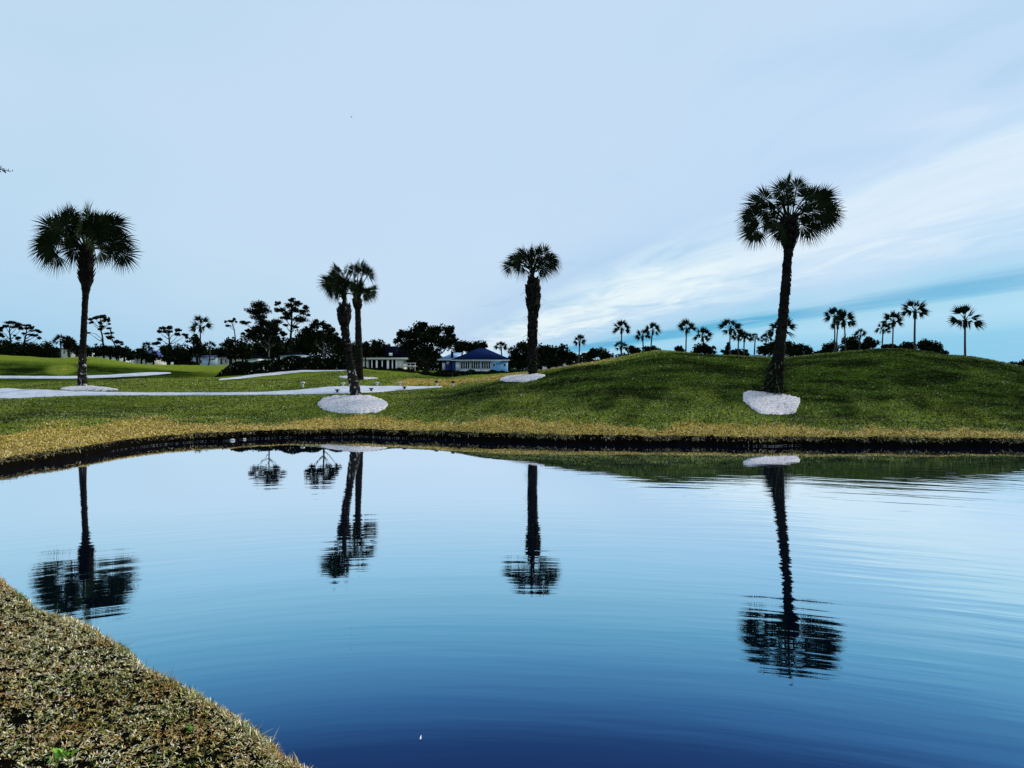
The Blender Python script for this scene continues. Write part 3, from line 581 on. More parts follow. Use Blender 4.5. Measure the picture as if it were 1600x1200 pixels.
# ------------------------------------------------------------------ the five cabbage palms
def ring(n, rx, ry, seed, lo=-.35):
    q_ = np.random.default_rng(seed); o = []
    while len(o) < n:
        a, b = q_.uniform(-1, 1), q_.uniform(lo, 1)
        if a * a + b * b < 1: o.append((a * rx, -b * ry))
    return o
sabal('tallest cabbage palm rising from the white shell bed on the right-hand mound', 31.3,
      [(1207, 613, 19), (1209, 600, 16.5), (1213, 580, 13.5), (1216, 560, 10.5), (1219, 535, 9), (1223, 500, 8.5), (1228, 440, 7.6), (1231, 400, 7.0), (1232.5, 386, 7.5), (1233, 372, 11), (1233, 352, 11.5), (1233, 338, 6)],
      (1233, 350), [(1172, 326), (1170, 364), (1206, 366), (1198, 306), (1213, 292), (1230, 288), (1250, 286), (1279, 300), (1299, 324), (1303, 338), (1294, 346), (1264, 358), (1270, 325), (1206, 322), (1186, 312), (1238, 302), (1257, 306), (1289, 312), (1222, 306)],
      29, ring(7, 44, 46, 1, .0), boots=[(345, 385, 11, 170), (386, 520, 2.2, 60)], seed=3, lichen=None, fern=[(565, 612, 12, 330), (520, 575, 6, 90)])
sabal('broad-crowned cabbage palm beside the cart path at the far left', 41.2,
      [(129, 605, 7.5), (128.5, 590, 6.8), (129, 560, 5.6), (131, 510, 5.0), (133, 470, 5.0), (134, 455, 5.8), (135, 440, 9.5), (135, 425, 11), (135, 400, 10.5), (134, 385, 7)],
      (134, 392), [(82, 402), (68, 378), (78, 350), (97, 332), (122, 328), (146, 328), (172, 342), (189, 370), (197, 398), (180, 392), (164, 357), (101, 362), (104, 388), (126, 345), (150, 345), (88, 365), (84, 385), (112, 352), (176, 375), (158, 338), (108, 338), (136, 340)],
      31, ring(10, 50, 48, 2, .0), boots=[(385, 440, 9, 130)], seed=6, lichen=545, mt=M_trunkd, fern=[(400, 425, 8, 16)])
sabal('leaning cabbage palm with rough boots in the round shell bed', 34.1,
      [(557, 618, 9), (553, 600, 8.2), (548, 575, 6.8), (544, 550, 6.2), (540, 525, 6.3), (538, 505, 6.8), (537.5, 490, 9.4), (538, 480, 4.5), (538, 462, 2.4)],
      (538, 464), [(517, 428), (528, 420), (514, 442), (521, 452), (535, 432), (542, 424), (530, 446), (524, 436), (545, 444)],
      20, ring(8, 18, 30, 3, .1), boots=[(478, 506, 8, 260), (506, 550, 2.2, 60)], seed=7, lichen=575, mt=M_trunk, nb=30)
sabal('straight dark cabbage palm just behind the leaning one', 42.4,
      [(562, 588, 6.8), (561, 560, 6.2), (560, 520, 5.6), (559, 485, 4.8), (558, 472, 6.5), (558, 462, 4)],
      (558, 464), [(552, 416), (562, 411), (572, 414), (582, 423), (560, 426), (568, 447), (573, 452), (556, 444), (566, 434), (562, 455)],
      18, ring(8, 18, 32, 4, .1), boots=[(460, 480, 6, 70)], seed=9, mt=M_trunk, nb=28)
sabal('middle cabbage palm with a shaggy trunk on the mound shoulder', 37.0,
      [(832, 584.5, 7.5), (832, 570, 7.5), (832, 545, 7.2), (832, 520, 7.8), (833, 490, 8.6), (833, 468, 10.5), (833, 452, 11.5), (833, 440, 7), (832, 432, 3.5), (832, 420, 3)],
      (832, 424), [(801, 403), (795, 412), (818, 397), (822, 388), (843, 387), (832, 391), (858, 396), (864, 405), (853, 413), (848, 418), (811, 417), (825, 402), (841, 402), (808, 397), (850, 392)],
      20.5, ring(3, 22, 26, 5, .0), boots=[(436, 485, 7, 300), (485, 580, 3, 200)], seed=11, mt=M_trunk, fern=[(455, 560, 10, 40), (560, 583, 8, 50)], droop=.5)

# ------------------------------------------------------------------ far fan palms: shared crowns
FP = []
for s_ in range(5):
    rng = np.random.default_rng(100 + s_); cb = MB(); nf = 15 + s_
    for i_ in range(nf):
        el = R(86) - (i_ / (nf - 1)) * R(104) + rng.normal(0, .08); az = i_ * 2.4 + rng.normal(0, .25); hv = np.array([math.cos(az) * math.cos(el), math.sin(az) * math.cos(el), math.sin(el)])
        P_ = hv * rng.uniform(.22, .46) + np.array([0, 0, .02]); petiole(cb, np.zeros(3), P_, .018, .012, .02); a = hv + np.array([0, 0, -.06])
        fan(cb, rng, P_, a, rng.uniform(.55, .75), 9, rng.choice([-1, 1]) * rng.uniform(.6, 1.5), .14, .72, 1.5)
    for i_ in range(60):                                                  # skirt of hanging dead leaves
        a_ = rng.uniform(0, 6.28); o = np.array([math.cos(a_), math.sin(a_), 0]); p = o * .06 + [0, 0, .05 - rng.random() * .3]; q_ = p + o * .09 + [0, 0, -rng.uniform(.1, .25)]; s2 = np.array([-o[1], o[0], 0]) * .04
        cb.add([p - s2, p + s2, q_], [(0, 1, 2)])
    o = cb.build('crown', M_fan); FP.append(o.data); bpy.data.objects.remove(o)
def fpalm(label, px, py, r, d, foot=None, tw=2.2, seed=0):
    """crown heart at (px,py), crown radius r px, at distance d; foot = trunk column at the ground"""
    rng = np.random.default_rng(seed + int(px)); k = d / F; fx = X(foot if foot else px, d); bz = tz(fx, d); base = np.array([fx, d, bz])
    e = empty('palm_tree', base, label, 'palm tree', 'fan palms standing in the distance'); H = np.array([X(px, d), d, Z(py, d)]) - base
    tb = MB(); p = np.linspace((0, 0, -.2), H, 10); p[:, 0] += np.sin(np.linspace(0, np.pi, 10)) * rng.normal(0, .15); tb.tube(p, np.linspace(tw * k * .62, tw * k * .42, 10), 7, .05, rng); tb.build('trunk', M_farbark, e, smooth=True)
    o = bpy.data.objects.new('crown', FP[seed % 5]); COL.objects.link(o); o.parent = e; o.location = H; sc = r * k * 1.52; o.scale = (sc, sc, sc); o.rotation_euler = (0, 0, rng.uniform(0, 6.28))
    return e
fp = [
 ('wind-blown palm among dark trees at the far left, near the pale block', 95, 534, 10, 150, 95),
 ('small fan palm poking above shrubs left of the flat-topped pine', 228, 545, 9, 150, 228),
 ('tall full-headed palm standing alone left of the pines', 313, 512, 15, 130, 311),
 ('short round palm right beside the tall full-headed palm', 327, 543, 9, 135, 325),
 ('small palm directly right of the blue house roof', 783, 543, 9, 235, 783),
 ('tiny palm between the blue house and the large oak', 799, 549, 6, 235, 799),
 ('slim leaning palm just right of the large oak behind the middle palm', 905.5, 535, 10, 140, 901),
 ('slender palm with a second shorter head below it', 971, 515, 12, 150, 970),
 ('low palm head directly below the slender one on the mound slope', 970, 543, 9, 148, 970),
 ('left palm of the touching pair left of the mound top', 1004, 526, 11, 140, 1005),
 ('right and taller palm of the touching pair left of the mound top', 1020, 517, 11, 140, 1019),
 ('lone palm just right of the left mound summit', 1073, 515, 14, 125, 1074),
 ('bushy palm rising from shrubs right of the lone summit palm', 1098, 527, 13, 125, 1098),
 ('tall ragged palm leading the cluster left of the tallest palm', 1141, 515, 15, 115, 1143),
 ('middle palm of the cluster left of the tallest palm', 1154, 526, 11, 125, 1155),
 ('right palm of the cluster, with a dead skirt', 1163, 529, 10, 128, 1164),
 ('tiny thin-stemmed palm in the sky gap left of the tallest palm', 1180, 529, 7, 190, 1180),
 ('small palm touching the shrubs left of the tallest palm trunk', 1197, 530, 8, 165, 1197),
 ('spiky palm directly behind the tallest palm trunk', 1222, 517, 18, 95, 1224),
 ('left of two overlapping palms right of the tallest palm', 1304, 495, 14, 110, 1303),
 ('right of two overlapping palms right of the tallest palm', 1319, 502, 15, 105, 1319),
 ('low palm among shrubs right of the overlapping pair', 1344, 524, 9, 120, 1343),
 ('smallest palm of the trio on the right mound', 1380, 516, 10, 125, 1381),
 ('middle palm of the trio on the right mound', 1396, 503, 15, 110, 1397),
 ('tallest palm of the trio on the right mound', 1430, 488, 18, 100, 1431),
 ('lone palm at the far right end of the mound', 1508, 501, 20, 95, 1509),
 ('thin palm hidden behind the overlapping pair', 1309, 508, 11, 130, 1307),
]
for i_, (lb_, px, py, r_, d_, ft) in enumerate(fp): fpalm(lb_, px, py, r_, d_, ft, seed=i_, tw=3.2 if r_ > 16 else 2.2)

# ------------------------------------------------------------------ pines
PN = dict(mleaf=M_pine, clump=True, leaf=.34, dens=1.4, group='slash pines beyond the lawn')
tree('pine_tree', 'flat-topped pine at the far left edge', 'tree', 150, [(17, 504, 9, 2.6), (28, 508, 6, 3.4), (8, 510, 5, 2.6), (3, 515, 4, 4), (33, 513, 4, 2.6), (18, 511, 7, 2), (1, 523, 4, 4), (5, 526, 3, 1.6), (28, 529, 5, 2.6), (23, 524, 3, 1.4)], [(17, 560), (17, 535), (15, 520), (15, 512)], seed=21, tr=.2, **PN)
tree('pine_tree', 'airy pine with spreading right-hand limbs beside the far-left pine', 'tree', 150, [(42, 508, 6, 2.4), (50, 512, 4, 2.6), (43, 513, 5, 2), (57, 516, 4, 2.2), (62, 519, 4, 2), (36, 521, 3, 1.5), (48, 523, 6, 1.6), (55, 524, 5, 1.6), (62, 528, 4, 1.8), (49, 517, 3, 1.2)], [(36, 560), (37, 538), (40, 525), (42, 514)], seed=22, tr=.2, **PN)
tree('pine_tree', 'tall pine with one long bare limb right of the broad left palm', 'tree', 150, [(157, 495, 9, 3), (142, 499, 5, 2.6), (170, 500, 3, 3.6), (145, 504, 4, 2), (164, 500, 4, 3), (155, 505, 4, 3), (160, 510, 3, 2.6), (157, 514, 3, 2.4), (170, 506, 3, 1.2), (137, 520, 3, 1.2), (149, 497, 4, 2)], [(163, 560), (161, 538), (160, 525), (156, 512), (157, 500)], seed=23, tr=.2, branches=[[(161, 538), (158, 529), (150, 522), (138, 519)]], **PN)
tree('pine_tree', 'crooked small pine stepping down to the right of the tall one', 'tree', 148, [(171, 513, 4, 1.4), (168, 521, 5, 2), (175, 520, 3, 1.2), (174, 527, 6, 2.6), (170, 529, 3, 1.6), (182, 534, 7, 3), (189, 535, 3, 1.6), (191, 538, 2.4, 1)], [(183, 560), (181, 542), (174, 528), (173, 514)], seed=24, tr=.16, **PN)
tree('pine_tree', 'umbrella-shaped pine above dark trees left of the tall palm', 'tree', 145, [(254, 513, 6, 2.6), (265, 511, 6, 3.4), (250, 518, 4, 2.6), (258, 518, 4, 2.4), (266, 518, 4, 2.4), (277, 516, 6, 2.6), (277, 522, 4, 3), (288, 523, 5, 2.4), (292, 527, 3, 2.4), (293, 534, 2.5, 1.8), (250, 530, 5, 2.4), (241, 537, 5, 3), (248, 536, 4, 2.4)], [(265, 565), (265, 538), (264, 526), (262, 516)], seed=25, tr=.2, **PN)
tree('pine_tree', 'thin little pine poking up over the low oaks', 'tree', 150, [(360, 502, 5, 2), (366, 499, 4, 1.8), (356, 509, 4, 1.6), (369, 503, 2, 1.4), (352, 503, 2, 1.6)], [(368, 565), (368, 530), (366, 515), (363, 506)], seed=26, tr=.14, **PN)
tree('pine_tree', 'dense tall pine, left of the two tallest behind the hedge', 'tree', 300, [(405, 477, 13, 6), (396, 486, 10, 5), (413, 486, 11, 6), (403, 494, 11, 5), (411, 503, 11, 5), (430, 503, 10, 4), (385, 505, 6, 2), (380, 503, 4, 1.4), (388, 517, 4, 2.4), (380, 521, 3, 1.6), (405, 516, 15, 7), (395, 526, 12, 7), (425, 517, 10, 6), (421, 530, 11, 7)], [(410, 570), (409, 530), (407, 500), (405, 482)], seed=27, tr=.5, grow=1.2, **{**PN, 'leaf': .7})
tree('pine_tree', 'open tall pine, right of the two tallest behind the hedge', 'tree', 300, [(455, 469, 6, 2.8), (433, 474, 5, 3.4), (451, 477, 8, 4), (466, 474, 7, 4), (478, 480, 5, 2.6), (474, 487, 7, 4), (437, 484, 7, 4), (447, 490, 8, 3.4), (460, 484, 8, 4), (481, 492, 3, 1.8), (468, 499, 11, 4.4), (445, 497, 8, 3.4), (447, 508, 4, 2), (462, 511, 4, 2)], [(453, 570), (454, 530), (456, 500), (455, 472)], seed=28, tr=.55, grow=1.15, **{**PN, 'leaf': .7})

# ------------------------------------------------------------------ broadleaf trees and shrubs
GO = 'dark broadleaf trees beyond the lawn'; GS = 'low dark shrubs beyond the mounds'
def oak(label, d, lobes, feet, seed, name='oak_tree', cat='tree', grp=GO, **k):
    return tree(name, label, cat, d, lobes, feet, seed=seed, group=grp, **k)
oak('round dark tree at the left edge under the flat-topped pine', 140, [(10, 540, 9, 10), (-8, 545, 14, 14), (14, 550, 14, 11)], [(8, 565)], 41)
oak('dark tree below the gap between the two far-left pines', 138, [(22, 545, 12, 10), (30, 552, 14, 9)], [(24, 565)], 42)
oak('broad low tree below the airy far-left pine', 138, [(47, 545, 14, 10), (58, 551, 12, 9), (38, 552, 12, 9)], [(48, 565)], 43)
oak('tree left of the wind-blown palm', 138, [(76, 546, 9, 10), (84, 551, 9, 8), (70, 552, 9, 8)], [(77, 565)], 44)
oak('bushy-topped tree just left of the broad left palm trunk', 140, [(107, 534, 9, 7), (114, 540, 8, 8), (102, 541, 5, 6)], [(108, 565)], 45)
oak('square dark tree directly behind the broad left palm trunk', 135, [(122, 549, 11, 11), (136, 551, 12, 9)], [(125, 565)], 46)
oak('first low tree right of the broad left palm trunk', 135, [(147, 549, 11, 8), (154, 553, 9, 5)], [(149, 567)], 47)
oak('low tree under the crooked small pine', 135, [(170, 546, 12, 9), (178, 550, 10, 7)], [(172, 568)], 48)
oak('low tree over the right end of the white building', 135, [(192, 549, 10, 9), (201, 556, 8, 8)], [(194, 569)], 49)
oak('dark tree right of the narrow blue roof gap', 135, [(219, 552, 8, 8), (226, 557, 9, 7)], [(221, 569)], 50)
oak('small round tree left of the umbrella pine', 135, [(240, 558, 8, 7), (236, 562, 7, 5)], [(240, 569)], 51)
oak('dark tree directly under the umbrella pine', 135, [(259, 548, 12, 9), (265, 558, 14, 10)], [(262, 571)], 52)
oak('thick dark tree right of the umbrella pine', 130, [(284, 552, 14, 12), (272, 560, 12, 9), (292, 561, 10, 9)], [(284, 573)], 53)
oak('tree pressed against the trunk of the tall full-headed palm', 130, [(307, 531, 8, 8), (300, 547, 9, 9), (319, 549, 8, 9), (309, 543, 6, 8)], [(308, 573)], 54)
oak('small clipped bush at the foot of the tall full-headed palm', 126, [(301, 568, 9, 4.5)], [(301, 574)], 55, 'shrub', 'shrub')
oak('left low oak behind the hedge end, with visible stems', 125, [(357, 538, 11, 9), (348, 550, 11, 9), (362, 552, 12, 9)], [(360, 573)], 56)
oak('right low oak under the thin little pine', 124, [(378, 541, 13, 10), (386, 550, 12, 10), (371, 553, 11, 7)], [(379, 573)], 57)
oak('dark mass of leaves at the foot of the dense tall pine', 190, [(408, 545, 14, 13), (400, 556, 14, 8), (424, 552, 14, 11)], [(408, 575)], 58, leaf=.55)
oak('wide-crowned dark tree on a thin pale stem behind the hedge, under the two tallest pines', 54, [(418, 507, 9, 6), (405, 515, 9, 7), (431, 512, 9, 7), (393, 522, 6, 5), (419, 520, 13, 9), (441, 521, 5, 5), (431, 529, 8, 5), (404, 529, 9, 5)], [(420.5, 582), (420.5, 548), (420, 522)], 158, tr=.065, leaf=.17, dens=.8, bark=M_palestem)
oak('dark tree between the two tallest pines and the hedge', 180, [(440, 550, 12, 9), (452, 556, 14, 6), (432, 543, 8, 8)], [(440, 573)], 59)
oak('rounded dark tree mass right of the open tall pine', 190, [(480, 518, 9, 10), (476, 528, 11, 12), (488, 540, 14, 10), (474, 546, 16, 9)], [(482, 575)], 60, leaf=.55)
oak('wide-crowned dark tree on a pale stem behind the hedge, left of the leaning palm', 54, [(492, 508, 9, 8), (510, 509, 8, 8), (481, 521, 6, 7), (500, 522, 12, 10), (518, 522, 9, 9), (529, 530, 5, 5), (512, 531, 10, 5), (487, 530, 8, 5)], [(506, 578), (506, 545), (505, 520)], 61, tr=.085, leaf=.17, dens=.8, bark=M_palestem)
oak('dark tree immediately behind the leaning palm trunk', 170, [(530, 543, 10, 11), (545, 548, 10, 9)], [(533, 573)], 62)
oak('small dark tree just right of the straight dark palm', 170, [(572, 540, 7, 8), (570, 550, 9, 8)], [(571, 573)], 63)
oak('round dark tree over the white colonnade building', 196, [(588, 538, 11, 9), (596, 547, 11, 8), (583, 549, 10, 8), (604, 546, 7, 8)], [(588, 575)], 64, leaf=.5)
oak('largest spreading oak left of the blue house', 150, [(655, 514, 12, 9), (663, 511, 8, 7), (640, 524, 13, 10), (626, 522, 8, 6), (681, 515, 12, 9), (702, 519, 10, 10), (668, 530, 24, 14), (695, 535, 17, 12), (640, 539, 20, 10), (666, 550, 26, 9), (622, 532, 6, 6), (708, 530, 6, 8)], [(667, 582), (667, 560)], 65, tr=.45, leaf=.5)
oak('dark tree left of the blue house roof peak', 225, [(724, 540, 12, 9), (716, 546, 9, 10)], [(722, 580)], 66, leaf=.6)
oak('dark tree showing above the blue house roof peak', 225, [(744, 540, 12, 8), (754, 543, 7, 7), (735, 545, 8, 8)], [(742, 580)], 67, leaf=.6)
oak('large dark tree left of the middle palm trunk', 150, [(818, 545, 12, 11), (808, 555, 11, 12), (826, 558, 14, 14), (812, 568, 16, 9)], [(817, 588)], 68, leaf=.5)
oak('large rounded dark tree right of the middle palm trunk', 145, [(846, 549, 13, 11), (862, 551, 14, 12), (878, 553, 12, 12), (890, 558, 8, 11), (860, 563, 26, 10), (840, 566, 12, 10)], [(858, 588)], 69, tr=.35, leaf=.5)
for i_, (lb_, lobes, ft) in enumerate([
  ('low shrub just right of the slim leaning palm', [(919, 557, 9, 8), (926, 552, 7, 7)], 921), ('rounded shrub left of the two-headed palm', [(940, 554, 12, 9), (950, 557, 8, 7)], 943),
  ('shrub between the two-headed palm and the touching pair', [(988, 547, 9, 7), (996, 550, 8, 6)], 990), ('shrub at the foot of the touching palm pair', [(1012, 548, 9, 6), (1024, 546, 7, 6)], 1016),
  ('small shrub left of the lone summit palm', [(1062, 546, 8, 5)], 1062), ('shrub under the bushy palm beyond the summit', [(1096, 543, 9, 8), (1108, 548, 12, 7), (1090, 549, 9, 6)], 1100),
  ('pointed shrub left of the palm cluster', [(1136, 544, 3.4, 8), (1134, 551, 6, 6)], 1136), ('shrub under the palm cluster', [(1152, 551, 11, 6), (1162, 553, 8, 6)], 1156),
  ('shrub in front of the grey gabled roof', [(1193, 548, 10, 7), (1204, 545, 9, 9)], 1200), ('tall shrub behind the tallest palm trunk', [(1216, 541, 13, 12), (1230, 545, 11, 10)], 1220),
  ('broad shrub right of the tallest palm trunk', [(1248, 547, 11, 9), (1262, 549, 9, 7), (1240, 552, 10, 6)], 1250), ('tiny shrub at the right end of the broad one', [(1274, 553, 5, 4)], 1274),
  ('shrub at the foot of the overlapping palms', [(1292, 546, 9, 7), (1302, 542, 9, 9), (1284, 551, 7, 5)], 1296), ('dark rounded shrub right of the overlapping palms', [(1328, 534, 11, 9), (1338, 542, 12, 8), (1322, 545, 10, 8)], 1330),
  ('dark shrub left of the palm trio', [(1356, 536, 9, 8), (1366, 538, 9, 8), (1352, 543, 9, 7)], 1360), ('low shrub under the palm trio', [(1386, 542, 9, 5), (1396, 543, 8, 5)], 1390),
  ('left half of the domed shrub behind the tallest trio palm', [(1420, 541, 11, 8), (1411, 546, 11, 7)], 1418), ('right half of the domed shrub behind the tallest trio palm', [(1446, 539, 13, 9), (1460, 544, 12, 8), (1472, 551, 8, 5)], 1450)]):
    oak(lb_, 118 + (i_ * 7) % 17, lobes, [(ft, 575)], 70 + i_, 'shrub', 'shrub', GS, tr=.12, leaf=.36, dens=1.25)
for i_, (lb_, lobes, ft, d_) in enumerate([('thin dark line of brush just left of the right-edge dome', [(1543, 571, 6, 2.5), (1563, 571.5, 9, 4)], 1555, 130), ('rounded dark bush cut by the right edge of the view', [(1590, 573, 11, 8), (1602, 572, 12, 10)], 1594, 110)]):
    oak(lb_, d_, lobes, [(ft, 590)], 95 + i_, 'shrub', 'shrub', GS, tr=.1, leaf=.3, dens=1.4)

def woods(label, prof, d, thick, leaf, n, seed):
    rng = np.random.default_rng(seed); xs = np.array([p[0] for p in prof], float); ys = np.array([p[1] for p in prof], float)
    px = rng.uniform(xs[0], xs[-1], n); dd = d + rng.uniform(0, thick, n); x = (px - CX) / F * dd; zt = CZ - (np.interp(px, xs, ys) - HY) / F * d
    zt = zt + 1.0 * np.sin(x * .31) + .8 * np.sin(x * .83 + 2) + .5 * np.sin(x * 1.9 + 1) + .4 * np.sin(x * 3.7); zb = terr(x, dd)
    P_ = np.stack([x, dd, zb + np.maximum(zt - zb, .5) * rng.random(n) ** .7], 1); mb = MB(); V, Fa = cards(rng, P_, leaf, .6); mb.add(V, Fa)
    return tag(mb.build('woods', M_oak), label, 'woods', kind='stuff')
woods('dark far-off woods closing the lawn on the left', [(-200, 538), (0, 539), (60, 543), (90, 548), (130, 545), (200, 548), (240, 553), (300, 549), (345, 549), (385, 540), (430, 532), (470, 524), (515, 520), (540, 530), (565, 541), (600, 549), (640, 552), (720, 556), (800, 558)], 300, 30, 1.1, 60000, 51)
woods('dark far-off woods behind the right-hand mounds', [(800, 558), (900, 556), (960, 557), (1100, 560), (1275, 562), (1500, 575), (1800, 573)], 300, 30, 1.1, 26000, 52)
# hedges
def hedge(label, secs, thick, leaf, n, seed, m=None):
    """secs: (px, top row, foot row, distance)"""
    rng = np.random.default_rng(seed); s = np.array(secs, float); t = rng.random(n) * (len(s) - 1); i_ = t.astype(int); fr = (t - i_)[:, None]; p = s[i_] * (1 - fr) + s[i_ + 1] * fr
    d = p[:, 3]; zt = CZ - (p[:, 1] - HY) / F * d; x = (p[:, 0] - CX) / F * d; zb = terr(x, d); v = rng.random(n) ** .8
    lump = .10 * np.sin(x * 2.1) + .08 * np.sin(x * 4.7 + 1); zz_ = zb - .05 + (zt + lump - zb) * v
    a_ = rng.uniform(-1, 1, n); yy = d + thick * (.5 + .5 * a_ * np.sqrt(np.clip(1.05 - v ** 4, 0, 1)))
    P_ = np.stack([x + rng.normal(0, .06, n), yy, zz_], 1); b = np.array([float(x.mean()), float(d.mean()), 0]); b[2] = tz(b[0], b[1])
    r = empty('hedge', b, label, 'hedge'); mb = MB(); V, Fa = cards(rng, P_ - b, leaf, .6); mb.add(V, Fa); mb.build('foliage', m or M_hedge, r)
    mb = MB()                                                            # woody stems inside
    for k_ in range(len(s) * 4):
        q_ = s[0] + (s[-1] - s[0]) * 0; tt = rng.random() * (len(s) - 1); j_ = int(tt); f_ = tt - j_; q_ = s[j_] * (1 - f_) + s[j_ + 1] * f_
        xx = X(q_[0], q_[3]); yy_ = q_[3] + thick * .5; z0 = tz(xx, yy_); z1 = Z(q_[1], q_[3]) - .15; mb.tube(np.array([[xx, yy_, z0 - .1], [xx + rng.normal(0, .1), yy_, (z0 + z1) / 2], [xx + rng.normal(0, .2), yy_, z1]]) - b, [.05, .04, .02], 5)
    mb.tube(np.stack([np.interp(np.linspace(0, len(s) - 1, 30), np.arange(len(s)), [X(q_[0], q_[3]) for q_ in s]), np.interp(np.linspace(0, len(s) - 1, 30), np.arange(len(s)), s[:, 3] + thick * .5), np.interp(np.linspace(0, len(s) - 1, 30), np.arange(len(s)), [tz(X(q_[0], q_[3]), q_[3] + thick * .5) + .05 for q_ in s])], 1) - b, .08, 5); mb.build('stems', M_bark, r)
hedge('long dark hedge curving along the white sand strip', [(px, a, b, dm(d)) for px, a, b, d in [(339, 585, 593, 72.5), (346, 577, 592, 73), (356, 572, 591, 74), (372, 567, 589, 75), (395, 563, 586, 77), (425, 560, 583, 79), (455, 558, 580, 81), (490, 556, 578, 83), (520, 557, 578, 84), (548, 558, 578, 84)]], 1.2, .14, 42000, 31)
hedge('low dark hedge in front of the blue house', [(640, 582, 592, 95), (680, 580, 592, 98), (720, 579.5, 592, 100), (760, 579.5, 592, 100), (812, 579, 592, 100)], 2.0, .24, 20000, 32, M_oak)
hedge('dark clipped hedge along the foot of the white colonnade building', [(566, 574, 582, 120), (600, 575, 582, 120), (645, 577, 583, 120)], 2.0, .28, 7000, 33, M_oak)

# ------------------------------------------------------------------ buildings
M_white = plain('white_paint', (.84, .85, .86), .6, .06, 2); M_cream = plain('cream_wall', (.50, .49, .45), .8, .12, 1.2); M_blue = plain('blue_siding', (.22, .52, .92), .9, .10, 1.4)
M_navy = plain('navy_shingles', (.009, .020, .075), 1.0, .35, 5.0, 0.0); M_dkroof = plain('dark_shingles', (.005, .006, .016), 1.0, .4, 5.0, 0.0); M_paleroof = plain('pale_blue_roof', (.16, .30, .50), .5, .2, 4.0)
M_greyroof = plain('grey_roof', (.20, .22, .28), .7, .2, 3.0); M_glass = plain('dark_glass', (.010, .014, .022), .25, .2, 1.0, .3); M_dblue = plain('deep_blue_siding', (.020, .045, .20), .7, .15, 1.4); M_stone = plain('pale_stone', (.50, .49, .47), .9, .2, 8)
def bld(label, d, px, base_py, name='house'):
    b = np.array([X(px, d), d, 0.]); b[2] = min(tz(b[0], d), Z(base_py, d)); r = empty(name, b, label, 'building')
    def bx(pn, m, x0, x1, y0, y1, f=0., dep=6., lab=None):
        mb = MB(); zb = Z(y1, d) - b[2] if y1 is not None else -.6; mb.box(X(x0, d) - b[0], X(x1, d) - b[0], f, f + dep, zb, Z(y0, d) - b[2]); o = mb.build(pn, m, r)
        if lab: o['label'] = lab
        return o
    def hip(m, x0, x1, ye, xr0, xr1, yr, dep, over=0., pn='roof', f=-.8):
        mb = MB(); e0, e1 = X(x0, d) - b[0], X(x1, d) - b[0]; r0_, r1_ = X(xr0, d) - b[0], X(xr1, d) - b[0]; ze, zr = Z(ye, d) - b[2], Z(yr, d) - b[2]; ym = f + dep / 2
        mb.add([(e0, f, ze), (e1, f, ze), (e1, f + dep, ze), (e0, f + dep, ze), (r0_, ym, zr), (r1_, ym, zr)], [(0, 1, 5, 4), (2, 3, 4, 5)]); mb.f.append(np.array([[1, 2, 5], [3, 0, 4]])); mb.f.append(np.array([[3, 2, 1, 0]])); return mb.build(pn, m, r)
    return r, b, bx, hip
# blue house
d_ = 195; r, b, bx, hip = bld('blue clubhouse with a navy hipped roof and white window bays', d_, 752, 582)
bx('wall', M_blue, 716, 793, 562.5, None, 0., 14); hip(M_navy, 705, 800, 562.2, 745, 757, 543, 16.5, f=-1.2)
bx('fascia', M_white, 705, 800, 562.4, 563.6, -1.28, .08); bx('wall', M_dblue, 706, 716, 563, None, 1.5, 12, 'deep blue recessed side wall')
bx('door', M_white, 712, 718.5, 565, 579, -.05, .3)
for i_ in range(3):
    x0 = 719.5 + i_ * 16.2; fr = bx('window', M_white, x0, x0 + 15.2, 563.8, 579, -.22, .2)
    for q_ in range(4):
        mb = MB(); p0 = x0 + 1.0 + q_ * 3.5; mb.box(X(p0, d_) - b[0], X(p0 + 2.5, d_) - b[0], -.235, -.22, Z(576, d_) - b[2], Z(565.6, d_) - b[2]); o = mb.build('pane', M_glass, fr)
bx('sill', M_white, 719, 768, 579, 580, -.4, .4)
for x0 in (769.5, 786.5):
    fr = bx('window', M_white, x0, x0 + 4.6, 567.5, 573, -.12, .1); mb = MB(); mb.box(X(x0 + .9, d_) - b[0], X(x0 + 3.7, d_) - b[0], -.135, -.12, Z(571.8, d_) - b[2], Z(568.7, d_) - b[2]); mb.build('pane', M_glass, fr)
bx('wing_wall', M_dblue, 689, 706, 562, None, 3., 9); hip(M_paleroof, 682, 716, 561.6, 705, 718, 550, 12, f=1.6, pn='wing_roof'); bx('wing_fascia', M_white, 682, 710, 561.8, 562.8, 1.52, .08)
bx('wing_door', M_white, 689.5, 694, 567, 578, 2.7, .3); bx('chimney', M_dkroof, 703, 706.5, 549, 560, 3.0, 1.2); bx('wing_window', M_white, 696, 701, 564.5, 569, 2.8, .2)
# white colonnade building
d_ = 185; r, b, bx, hip = bld('white colonnaded building with a dark roof and small skylight', d_, 602, 580)
bx('wall', M_dkroof, 568, 628, 562, None, 2.5, 9, 'dark recessed wall behind the columns'); bx('beam', M_cream, 564, 637, 559, 562, -.3, 3.)
bx('wall', M_cream, 620, 630, 562, None, .0, 6, 'pale solid end wall'); bx('wall', M_cream, 566.5, 575, 562, None, .3, 3, 'pale wall at the left end')
for xc, w_ in ((581, 1.2), (588.5, 2.6), (597, 1.4), (606, 3.2), (613, 1.6), (619, 1.6)): bx('column', M_white, xc - w_ / 2, xc + w_ / 2, 562, None, 0., .5)
hip(M_dkroof, 600, 650, 559.2, 603, 640, 541, 12, f=0.2); bx('dormer', M_dkroof, 602, 618, 541, 559, -.1, 4.); sk = bx('skylight', M_white, 608, 613.5, 551.5, 556, -.25, .14)
